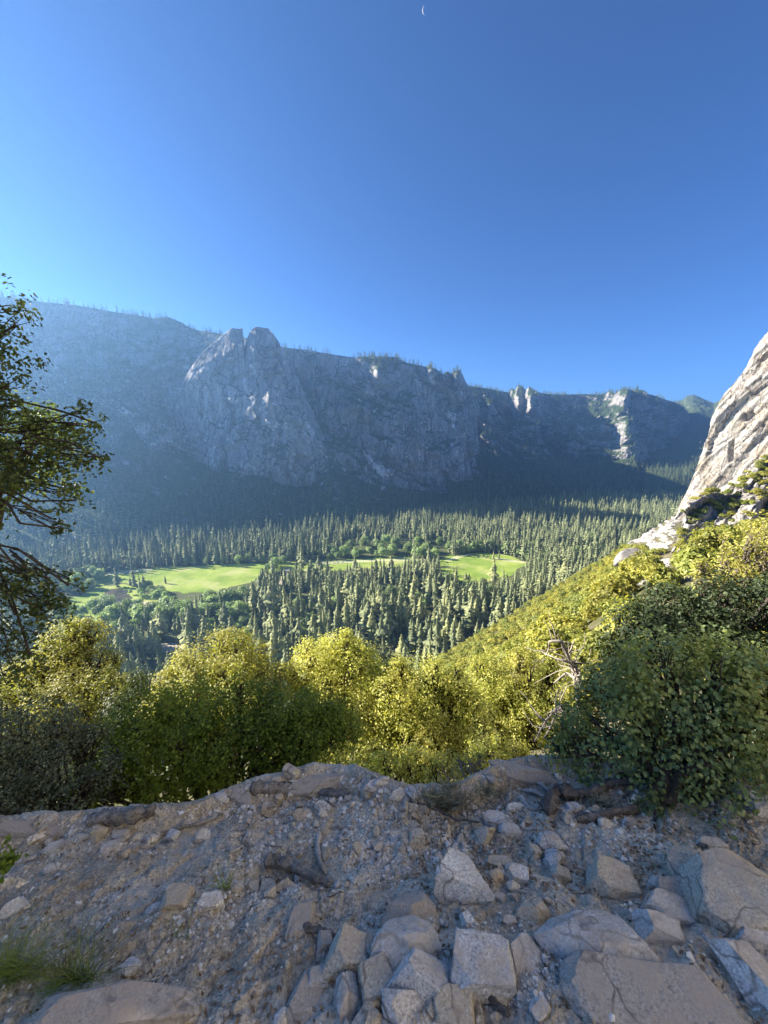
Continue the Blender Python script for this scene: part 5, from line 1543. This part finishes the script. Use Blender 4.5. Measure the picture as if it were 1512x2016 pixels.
# ------------------------------------------------------------------ near shrubs and oaks
def plant(name, label, cat, leafm, barkm, lobes, leaf, base=None, dens=1.0, seed=0, oval=False, per=9, spread=0.16, trunk_r=0.05, twig=0.008, fork=0.5, wid=0.6, group=None, ntwig=5, updir=None, stems=1, low=-0.8, forkpt=None, limb=0.5, nrand=0.42, sub_=True, gap=0.44):
    """lobes: (px, py, radius px, Y) picture guides turned into real positions and sizes, or ('w', x, y, z, r)"""
    r = np.random.default_rng(seed)
    C, Rd = [], []
    for L in lobes:
        if L[0] == 'w':
            C.append(np.array(L[1:4], float)); Rd.append(L[4])
        else:
            p = at(L[0], L[1], L[3]); _, _, c = project(p)
            C.append(p); Rd.append(L[2] / S * c)
    n0_ = len(C)
    for i_ in range(n0_ if sub_ else 0):
        for _ in range(2):
            u_ = r.normal(0, 1, 3); u_[2] = abs(u_[2]) * 0.8; u_ /= np.linalg.norm(u_)
            C.append(C[i_] + u_ * Rd[i_] * r.uniform(0.7, 1.05)); Rd.append(Rd[i_] * r.uniform(0.28, 0.5))
    C = np.array(C); Rd = np.array(Rd)
    if base is None:
        x, y = C[:, 0].mean(), C[:, 1].mean()
        base = np.array([x, y, float(terrain(x, y)) - 0.1])
    base = np.asarray(base, float)
    root = empty(name, base); tag(root, label, cat, group)
    Ps, Ns = [], []
    tb = Tubes()
    # stems
    cen = C.mean(0)
    forks = []
    for s_ in range(stems):
        sel = C[s_::stems]
        fk = base + (sel.mean(0) - base) * fork + r.normal(0, 0.03, 3) * np.linalg.norm(sel.mean(0) - base)
        if forkpt is not None: fk = np.asarray(forkpt, float) + r.normal(0, 0.12, 3)
        forks.append(fk)
        off = r.normal(0, trunk_r * 1.2, 3) * (stems > 1); off[2] = 0
        W = wiggle(base + off, fk, 8, 0.05, r)
        tb.add(W, np.linspace(trunk_r, trunk_r * 0.62, 8), 9, r, 0.3)
    for i, (c, rd) in enumerate(zip(C, Rd)):
        fk = forks[i % stems]
        W = wiggle(fk, c, 8, 0.10, r, 0.04)
        r1 = max(twig * 1.6, trunk_r * limb * 0.44)
        tb.add(W, np.linspace(trunk_r * limb, r1, 8), 7, r, 0.25)
        nl = int(dens * 4 * math.pi * rd * rd / (0.35 * leaf * leaf))
        nc = max(4, nl // per)
        d = r.normal(0, 1, (nc, 3)); d /= np.linalg.norm(d, axis=1, keepdims=True)
        d[:, 2] = np.where(d[:, 2] < low, -d[:, 2], d[:, 2])
        rad = rd * (0.45 + 0.62 * r.random(nc) ** 0.5)
        rad *= 0.78 + 0.5 * fbm(d * 2.4 + i * 7.1, 2, seed)
        cp = c + d * rad[:, None]
        # gaps: drop clumps by a noise field
        keep = fbm(cp / (0.8 * rd + 1e-6), 3, seed + 3) > gap
        cp, d = cp[keep], d[keep]
        p = np.repeat(cp, per, 0) + r.normal(0, spread * rd * 0.38 + leaf * 0.5, (len(cp) * per, 3)) + np.repeat(d, per, 0) * np.minimum(r.exponential(0.12 * rd, (len(cp) * per, 1)), 0.3 * rd)
        nn = np.repeat(d, per, 0) * 0.9 + r.normal(0, nrand, (len(cp) * per, 3)) + np.array([0, 0, 0.42])
        Ps.append(p); Ns.append(nn)
        pick_ = r.permutation(len(cp))[:max(2, int(ntwig * 2.4))]
        for j in pick_:
            W = wiggle(c - (c - fk) * r.uniform(0, 0.3), cp[j], 5, 0.08, r)
            tb.add(W, np.linspace(r1 * 0.8, twig * 0.5, 5), 5)
    P = np.concatenate(Ps); N = np.concatenate(Ns)
    V, F, rn = leaf_geo(P, N, leaf, r, oval, wid, updir)
    link('crown', raw_mesh('crown', V - base, F, M[leafm], rnd=rn), root)
    tb.V = [v - base for v in tb.V]
    link('trunk' if cat == 'tree' else 'stems', tb.mesh('branches', M[barkm]), root)
    return root

# leaves of the near right manzanita
rb = G(1310, 1585)
plant('manzanita_shrub', 'big green manzanita with round leaves at the right side of the ledge', 'shrub', 'manzanita', 'bark',
      [(1330, 1335, 88, 2.05), (1420, 1385, 92, 1.95), (1255, 1400, 86, 2.1), (1185, 1452, 74, 2.15), (1135, 1475, 48, 2.15), (1340, 1468, 100, 1.95), (1452, 1470, 84, 1.85), (1245, 1515, 62, 2.05), (1345, 1540, 52, 1.9),
       (1490, 1420, 70, 1.85), (1160, 1525, 44, 2.1), (1290, 1300, 52, 2.15), (1415, 1305, 56, 2.1), (1500, 1345, 60, 2.0), (1540, 1450, 84, 1.8), (1540, 1340, 70, 1.95), (1420, 1545, 42, 1.8), (1270, 1460, 70, 2.0)],
      0.027, rb, dens=0.7, seed=1, nrand=0.65, sub_=False, gap=0.49, oval=True, per=8, trunk_r=0.035, twig=0.004, fork=0.35, wid=0.68, stems=5, ntwig=7, updir=np.array([0, 0, 0.8]))
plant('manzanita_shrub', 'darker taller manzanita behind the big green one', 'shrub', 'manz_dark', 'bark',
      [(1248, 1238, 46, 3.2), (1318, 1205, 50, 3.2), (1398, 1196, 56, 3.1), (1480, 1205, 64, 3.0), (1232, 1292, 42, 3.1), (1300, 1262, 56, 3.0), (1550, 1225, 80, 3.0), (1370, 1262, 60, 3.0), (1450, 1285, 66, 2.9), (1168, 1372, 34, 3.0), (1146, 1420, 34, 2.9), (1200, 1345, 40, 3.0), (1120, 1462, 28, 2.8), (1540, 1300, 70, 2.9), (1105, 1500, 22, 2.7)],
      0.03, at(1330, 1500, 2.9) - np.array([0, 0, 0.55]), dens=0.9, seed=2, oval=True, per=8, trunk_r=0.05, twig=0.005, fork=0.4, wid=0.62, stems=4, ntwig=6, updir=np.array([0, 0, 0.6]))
plant('oak_tree', 'bright yellow sunlit shrub oak at the right edge under the grey outcrop', 'tree', 'yellowbush', 'barkgrey',
      [(1425, 1112, 32, 8.6), (1472, 1085, 42, 8.8), (1512, 1052, 38, 9), (1542, 1105, 56, 8.6), (1385, 1122, 20, 8.4), (1445, 1142, 38, 8.3), (1402, 1152, 28, 8.2), (1500, 1140, 40, 8.2)],
      0.075, dens=0.42, seed=3, per=9, trunk_r=0.12, twig=0.012, ntwig=8, stems=2)
# green bush in the middle left
plant('green_bush', 'wide dark green leafy bush behind the ledge, left of the middle', 'shrub', 'bush', 'bark',
      [(225, 1480, 62, 4.0), (300, 1432, 72, 4.1), (378, 1404, 62, 4.3), (330, 1520, 84, 3.9), (432, 1452, 84, 4.1), (250, 1560, 58, 3.6), (502, 1405, 64, 4.3), (562, 1434, 72, 4.2), (482, 1500, 66, 4.0), (618, 1404, 48, 4.4), (602, 1470, 62, 4.1), (662, 1432, 44, 4.3), (182, 1560, 46, 3.6), (385, 1560, 52, 3.8), (545, 1500, 46, 3.9), (160, 1590, 30, 3.4)],
      0.038, dens=0.85, seed=4, oval=False, per=14, trunk_r=0.06, twig=0.006, stems=5, ntwig=5, fork=0.45)
plant('grey_bush', 'dull grey green bush with bare dark stems at the left edge behind the ledge', 'shrub', 'greybush', 'bark',
      [(60, 1452, 68, 3.5), (145, 1436, 46, 3.7), (15, 1535, 60, 3.2), (105, 1515, 46, 3.3), (172, 1470, 36, 3.6), (60, 1585, 50, 3.0), (140, 1575, 42, 3.1), (-40, 1470, 70, 3.5), (-10, 1590, 50, 2.9), (205, 1520, 36, 3.4)],
      0.03, dens=0.7, seed=5, per=8, trunk_r=0.045, twig=0.006, stems=5, ntwig=9, fork=0.4)
# sunlit oaks on the slope just below
plant('oak_tree', 'broad sunlit yellow green oak rising behind the wide dark green bush', 'tree', 'oak', 'barkgrey',
      [(432, 1332, 70, 7.2), (372, 1330, 46, 7.3), (492, 1330, 52, 7.3), (335, 1345, 26, 7.3), (525, 1362, 46, 7.1), (402, 1385, 56, 6.8), (462, 1378, 56, 6.8), (335, 1400, 44, 6.8), (545, 1410, 44, 6.8)],
      0.05, dens=0.95, seed=6, per=16, trunk_r=0.13, twig=0.012, ntwig=5)
plant('oak_tree', 'sunlit oak with a pointed leafy top, tallest of the near oaks', 'tree', 'oak', 'barkgrey',
      [(640, 1318, 54, 7.6), (676, 1282, 32, 7.7), (685, 1256, 15, 7.7), (600, 1335, 40, 7.6), (704, 1332, 52, 7.5), (742, 1345, 42, 7.5), (652, 1372, 60, 7.3), (724, 1400, 60, 7.2), (618, 1400, 40, 7.2), (664, 1300, 30, 7.6)],
      0.05, dens=0.95, seed=7, per=16, trunk_r=0.14, twig=0.012, ntwig=5)
plant('oak_tree', 'dense olive oak with dark bare stems right of the tallest oak', 'tree', 'oak', 'bark',
      [(802, 1372, 62, 7.0), (772, 1342, 36, 7.1), (852, 1345, 40, 7.1), (872, 1400, 62, 6.9), (784, 1438, 60, 6.7), (902, 1352, 34, 7.1), (842, 1462, 60, 6.6), (922, 1424, 50, 6.8), (744, 1462, 46, 6.7), (902, 1466, 44, 6.6)],
      0.048, dens=0.85, seed=8, per=16, trunk_r=0.14, twig=0.012, ntwig=7, stems=3)
plant('oak_tree', 'sunlit golden oak left of the dead pale branches', 'tree', 'oak', 'bark',
      [(962, 1342, 40, 8.2), (1002, 1372, 46, 8.0), (1042, 1342, 44, 8.2), (1074, 1382, 44, 7.8), (1044, 1422, 44, 7.6), (1002, 1446, 34, 7.5), (962, 1400, 42, 7.8), (1090, 1340, 34, 8.2), (1085, 1430, 36, 7.5)],
      0.05, dens=0.9, seed=9, per=16, trunk_r=0.13, twig=0.012, ntwig=5, stems=3)
plant('oak_tree', 'left oak with sunlit yellow top above shaded olive foliage', 'tree', 'oak', 'bark',
      [(130, 1262, 36, 9.0), (182, 1254, 30, 9.1), (150, 1304, 52, 8.8), (196, 1306, 30, 8.7), (100, 1332, 60, 8.4), (202, 1368, 50, 8.0), (60, 1372, 56, 8.0), (142, 1392, 60, 7.8), (230, 1362, 28, 8.0)],
      0.055, dens=0.9, seed=10, per=16, trunk_r=0.16, twig=0.014, ntwig=6)
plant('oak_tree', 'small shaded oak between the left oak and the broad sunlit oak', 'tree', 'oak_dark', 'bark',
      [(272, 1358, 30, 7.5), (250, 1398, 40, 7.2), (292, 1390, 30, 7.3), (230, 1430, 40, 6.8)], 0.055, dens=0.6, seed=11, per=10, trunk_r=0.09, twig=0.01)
for i, (a, b, w, yy) in enumerate(((700, 1505, 36, 5.2), (756, 1520, 36, 5.0), (826, 1508, 40, 5.2), (880, 1522, 32, 4.8), (960, 1482, 34, 5.4), (1010, 1478, 26, 5.4), (640, 1490, 34, 5.2))):
    plant('understory_shrub', ('low sunlit green shrub just behind the rim of the ledge'), 'shrub', 'oak', 'bark', [(a, b, w, yy), (a - w * 0.7, b + 14, w * 0.7, yy), (a + w * 0.7, b + 12, w * 0.7, yy)], 0.045, dens=0.55, seed=20 + i, per=9, trunk_r=0.03, twig=0.006, group='low shrubs behind the rim')
# left oak whose limbs hang into the picture, and the oaks left of the frame that shade the ledge
LO_ = [(0, 600, 46, 3.5), (32, 640, 28, 3.5), (4, 700, 46, 3.5), (18, 760, 36, 3.5), (34, 800, 36, 3.45), (100, 848, 44, 3.5), (60, 880, 48, 3.4), (156, 838, 36, 3.5), (186, 832, 16, 3.5), (168, 892, 28, 3.4), (205, 906, 16, 3.4), (120, 920, 40, 3.35), (60, 935, 40, 3.3), (120, 960, 34, 3.3), (150, 985, 22, 3.3), (102, 1022, 20, 3.25), (122, 1040, 12, 3.25), (-30, 860, 70, 3.4), (-50, 700, 80, 3.5),
       (-60, 950, 60, 3.4), (14, 905, 34, 3.4),
       (10, 1140, 40, 3.1), (60, 1150, 34, 3.1), (98, 1140, 26, 3.1), (135, 1152, 22, 3.1), (30, 1210, 62, 3.0), (90, 1205, 36, 3.0), (5, 1290, 66, 2.9), (60, 1290, 46, 2.9), (-60, 1200, 90, 3.0)]
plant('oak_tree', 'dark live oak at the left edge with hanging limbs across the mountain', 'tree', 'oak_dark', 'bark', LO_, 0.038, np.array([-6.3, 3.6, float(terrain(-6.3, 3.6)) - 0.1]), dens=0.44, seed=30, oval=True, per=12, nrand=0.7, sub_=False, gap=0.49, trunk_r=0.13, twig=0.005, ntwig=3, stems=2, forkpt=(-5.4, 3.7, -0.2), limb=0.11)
for j, (ax, ay, az, n) in enumerate(((-6.4, 3.7, 1.2, 21), (-7.4, 2.4, 1.6, 15), (-8.8, 6.3, -0.2, 13))):
    r_ = np.random.default_rng(50 + j)
    lob = [('w', ax + r_.normal(0, 0.75), ay + r_.uniform(-1.3, 1.3), az + r_.uniform(-1.9, 1.9), r_.uniform(0.6, 0.95)) for _ in range(n)]
    plant('oak_tree', ['dark live oak standing just left of the ledge', 'dark live oak standing behind the viewer at left', 'lower dark live oak down the slope at left'][j], 'tree', 'oak_dark', 'bark', lob, 0.085, np.array([ax, ay, float(terrain(ax, ay)) - 0.2]), dens=0.8, seed=60 + j, per=9, trunk_r=0.16, twig=0.012, ntwig=3, fork=0.6)

# dead pale branches by the golden oak
def dead_bush(label, root_px, tips, Y, seed, r0=0.022):
    r = np.random.default_rng(seed)
    b = at(root_px[0], root_px[1], Y)
    root = empty('dead_shrub', b); tag(root, label, 'dead shrub')
    t = Tubes()
    for tip in tips:
        pts = [np.zeros(3)]
        prev = b
        P = np.concatenate([at(*root_px, Y)[None]] + [at(q[0], q[1], Y + r.normal(0, 0.12))[None] for q in tip])
        W = np.concatenate([wiggle(P[i], P[i + 1], 5, 0.05, r)[:-1] for i in range(len(P) - 1)] + [P[-1:]])
        t.add(W - b, np.linspace(r0, 0.006, len(W)), 7, r, 0.25)
        for k in range(5):
            i = r.integers(len(W) // 3, len(W) - 1)
            e = W[i] + r.normal(0, 0.16, 3) + np.array([0, 0, 0.05])
            t.add(wiggle(W[i], e, 5, 0.15, r) - b, np.linspace(0.007, 0.002, 5), 5)
    link('stems', t.mesh('stems', M['snag']), root)
dead_bush('bleached dead shrub with clawing bare limbs left of the dark manzanita', (1140, 1395), [[(1140, 1320), (1110, 1300), (1066, 1282)], [(1140, 1330), (1105, 1262), (1082, 1262), (1075, 1290)], [(1135, 1320), (1112, 1285), (1098, 1250)], [(1140, 1340), (1115, 1325), (1090, 1345)], [(1130, 1330), (1120, 1290), (1130, 1262)]], 3.6, 3)
dead_bush('second bleached dead shrub with drooping limbs, lower down by the oak trunks', (1130, 1420), [[(1105, 1388), (1080, 1405), (1062, 1442)], [(1105, 1395), (1075, 1420), (1052, 1460)], [(1100, 1390), (1085, 1430), (1070, 1455)]], 3.3, 4, 0.014)

# pale flowering shrub, sage tuft, dry stems, grass
plant('pale_shrub', 'small sunlit creamy yellow shrub on the rim of the ledge', 'shrub', 'yellowbush', 'barkgrey', [(925, 1502, 22, 2.75), (908, 1510, 15, 2.75), (944, 1500, 15, 2.75), (926, 1520, 16, 2.7)], 0.026, G(928, 1548), dens=0.5, seed=70, per=8, trunk_r=0.008, twig=0.003, stems=3, ntwig=3)
def tuft(name, label, cat, mat, cpx, cpy, n, hpx, spreadpx, wpx, seed, leanx=0.0, droop=0.3, group=None):
    r = np.random.default_rng(seed)
    a = cpx + r.normal(0, spreadpx, n); b = cpy + r.normal(0, spreadpx * 0.28, n)
    P = G(a, np.maximum(b, pe(a) + 4)); _, _, c = project(P)
    H = hpx / S * c * r.uniform(0.4, 1.1, n); W = wpx / S * c
    az = r.random(n) * 6.28
    D = np.stack([np.cos(az) * 0.45 + leanx, np.sin(az) * 0.45, np.ones(n)], -1); D /= np.linalg.norm(D, axis=1, keepdims=True)
    side = np.cross(D, r.normal(0, 1, (n, 3))); side /= np.linalg.norm(side, axis=1, keepdims=True)
    out = np.stack([np.cos(az), np.sin(az), -0.5 + 0 * az], -1) * droop
    seg = []
    for t in (0, 0.35, 0.7, 1.0):
        cp = P + D * (H * t)[:, None] + out * (H * t * t)[:, None]
        ww = (W * (1 - t * 0.85))[:, None] * 0.5
        seg += [cp - side * ww, cp + side * ww]
    V = np.stack(seg, 1).reshape(-1, 3)
    i = np.arange(n)[:, None] * 8
    F = np.concatenate([i + [0, 1, 3, 2], i + [2, 3, 5, 4], i + [4, 5, 7, 6]])
    cen = P.mean(0)
    o = link(name, raw_mesh(name, V - cen, F, M[mat], rnd=np.repeat(r.random(n), 8)), None, cen); tag(o, label, cat, group)
tuft('sage_tuft', 'grey green sage tuft in the middle of the rim', 'plant', 'sage', 882, 1582, 420, 40, 24, 2.6, 1)
tuft('sage_tuft', 'smaller grey sage tuft left of the bent log', 'plant', 'sage', 960, 1560, 160, 22, 16, 2.2, 2)
tuft('sage_tuft', 'flat greyish tuft under the manzanita right of the bent log', 'plant', 'sage', 1180, 1585, 260, 22, 20, 2.0, 3)
tuft('dry_stems', 'white dry stems rising beside the creamy shrub', 'plant', 'sage', 888, 1548, 34, 56, 10, 2.2, 4, 0.05, 0.15)
tuft('grass_clump', 'feathery green grass clump at the bottom left corner', 'grass', 'grass', 12, 1930, 420, 95, 40, 1.5, 5, 0.35, 0.6)
tuft('grass_clump', 'feathery green grass clump right of the corner one at the bottom left', 'grass', 'grass', 150, 1950, 260, 100, 26, 1.4, 6, 0.2, 0.5)
tuft('grass_clump', 'few thin green blades beside the curved log', 'grass', 'grass', 446, 1750, 26, 60, 8, 1.6, 7, 0.1, 0.2)
tuft('grass_clump', 'thin dry blades standing on the dirt right of the tan block', 'grass', 'grass', 360, 1850, 14, 110, 10, 1.0, 8, 0.05, 0.1)
plant('seedling', 'small green leafy sprout at the left edge of the ledge', 'plant', 'bush', 'bark', [(2, 1690, 20, 1.45), (-12, 1680, 24, 1.45), (10, 1705, 10, 1.42)], 0.026, G(-8, 1740), dens=0.6, seed=80, oval=True, per=7, trunk_r=0.006, twig=0.002)
plant('seedling', 'low olive shrublet on the gravel at the foot of the manzanita', 'plant', 'manzanita', 'bark', [(1288, 1585, 24, 1.75), (1310, 1600, 18, 1.72), (1268, 1596, 16, 1.75)], 0.024, G(1290, 1625), dens=0.5, seed=81, oval=True, per=7, trunk_r=0.006, twig=0.002)
# ------------------------------------------------------------------ moon, air, light, camera
mp = at(838, 20, 1.0); mdir = mp / np.linalg.norm(mp)
DM = 24000.0; RM = DM * math.tan(R(0.31))
# sunlit sliver of the ball: a thin closed shell between limb and terminator
lit = np.array([-0.93, 0.0, -0.36]); lit -= lit.dot(mdir) * mdir; lit /= np.linalg.norm(lit)
ax = np.cross(mdir, lit)
nu, nv = 24, 8
V = []
for i in range(nu + 1):
    th = math.pi * (0.06 + 0.88 * i / nu)
    for j in range(nv + 1):
        ph = R(-2) + R(38) * j / nv
        d = math.cos(th) * ax + math.sin(th) * (math.cos(ph) * lit - math.sin(ph) * mdir)
        V.append(d * RM)
V = np.array(V)
F1 = grid_faces(nu + 1, nv + 1)
V2 = V * 0.97
rim_ = [j for j in range(nv + 1)] + [i * (nv + 1) + nv for i in range(1, nu + 1)] + [nu * (nv + 1) + j for j in range(nv - 1, -1, -1)] + [i * (nv + 1) for i in range(nu - 1, 0, -1)]
nn_ = len(V)
F3 = np.array([[rim_[k], rim_[(k + 1) % len(rim_)], rim_[(k + 1) % len(rim_)] + nn_, rim_[k] + nn_] for k in range(len(rim_))])
t = NT('moon_rock')
t.finish(t.ramp(t.noise(t.objco(), 0.02, 3), [(0.3, 0.2), (0.7, 0.32)]), 0.95, None, 0.0)
o = link('moon', raw_mesh('moon', np.concatenate([V, V2]), [F1, F1[:, ::-1] + nn_, F3], t.m), None, mdir * DM)
tag(o, 'thin pale crescent moon high in the clear blue sky', 'moon')

HAZE = 1.2e-4
me = bpy.data.meshes.new('haze')
x0, x1, y0, y1, z0, z1 = -4300, 5300, -90, 5700, FLOOR - 14, 560
me.from_pydata([(x0, y0, z0), (x1, y0, z0), (x1, y1, z0), (x0, y1, z0), (x0, y0, z1), (x1, y0, z1), (x1, y1, z1), (x0, y1, z1)], [],
               [(3, 2, 1, 0), (4, 5, 6, 7), (0, 1, 5, 4), (1, 2, 6, 5), (2, 3, 7, 6), (3, 0, 4, 7)])
t = NT('valley_haze')
pv = t.n('VolumePrincipled')
pv.inputs['Color'].default_value = (0.27, 0.54, 1.0, 1)
pv.inputs['Density'].default_value = HAZE
pv.inputs['Anisotropy'].default_value = 0.5
t.l(pv.outputs['Volume'], t.out.inputs['Volume'])
me.materials.append(t.m)
o = link('haze', me); o['kind'] = 'stuff'; o['label'] = 'pale blue haze filling the valley'

w = bpy.data.worlds.new('World'); scene.world = w
w.use_nodes = True
nt = w.node_tree
bg = nt.nodes['Background']
sky = nt.nodes.new('ShaderNodeTexSky')
sky.sky_type = 'NISHITA'
sky.sun_disc = False
sky.sun_elevation = SUN_EL
sky.sun_rotation = SUN_AZ
sky.altitude = 1400
sky.air_density = 0.75
sky.dust_density = 0.0
sky.ozone_density = 10.0
nt.links.new(sky.outputs['Color'], bg.inputs['Color'])
bg.inputs['Strength'].default_value = 0.057

ld = bpy.data.lights.new('sun', 'SUN')
ld.energy = 5.0
ld.angle = R(0.53)
ld.color = (1.0, 0.91, 0.77)
lo = bpy.data.objects.new('sun', ld); COL.objects.link(lo)
lo.rotation_euler = Vector(SUN).to_track_quat('Z', 'Y').to_euler()
lo.location = (-50, -10, 60)

cd = bpy.data.cameras.new('camera')
cd.sensor_fit = 'VERTICAL'
cd.sensor_height = 36.0
cd.lens = 18.0 * S / 1008.0
cd.clip_start = 0.05
cd.clip_end = 60000
co = bpy.data.objects.new('camera', cd); COL.objects.link(co)
co.location = (0, 0, 0)
co.rotation_euler = (R(90) - PITCH, 0, 0)
scene.camera = co

vs = scene.view_settings
scene.display_settings.display_device = 'sRGB'
vs.view_transform = 'Standard'
vs.look = 'None'
vs.exposure = 1.9
vs.gamma = 1.0
vs.use_curve_mapping = False
c = scene.cycles
c.max_bounces = 5
c.diffuse_bounces = 3
c.glossy_bounces = 2
c.transmission_bounces = 3
c.transparent_max_bounces = 4
c.volume_bounces = 0
c.use_denoising = True
try:
    c.denoiser = 'OPENIMAGEDENOISE'
    c.denoising_input_passes = 'RGB_ALBEDO_NORMAL'
except Exception: pass
c.sample_clamp_indirect = 6.0
c.caustics_reflective = False
c.caustics_refractive = False
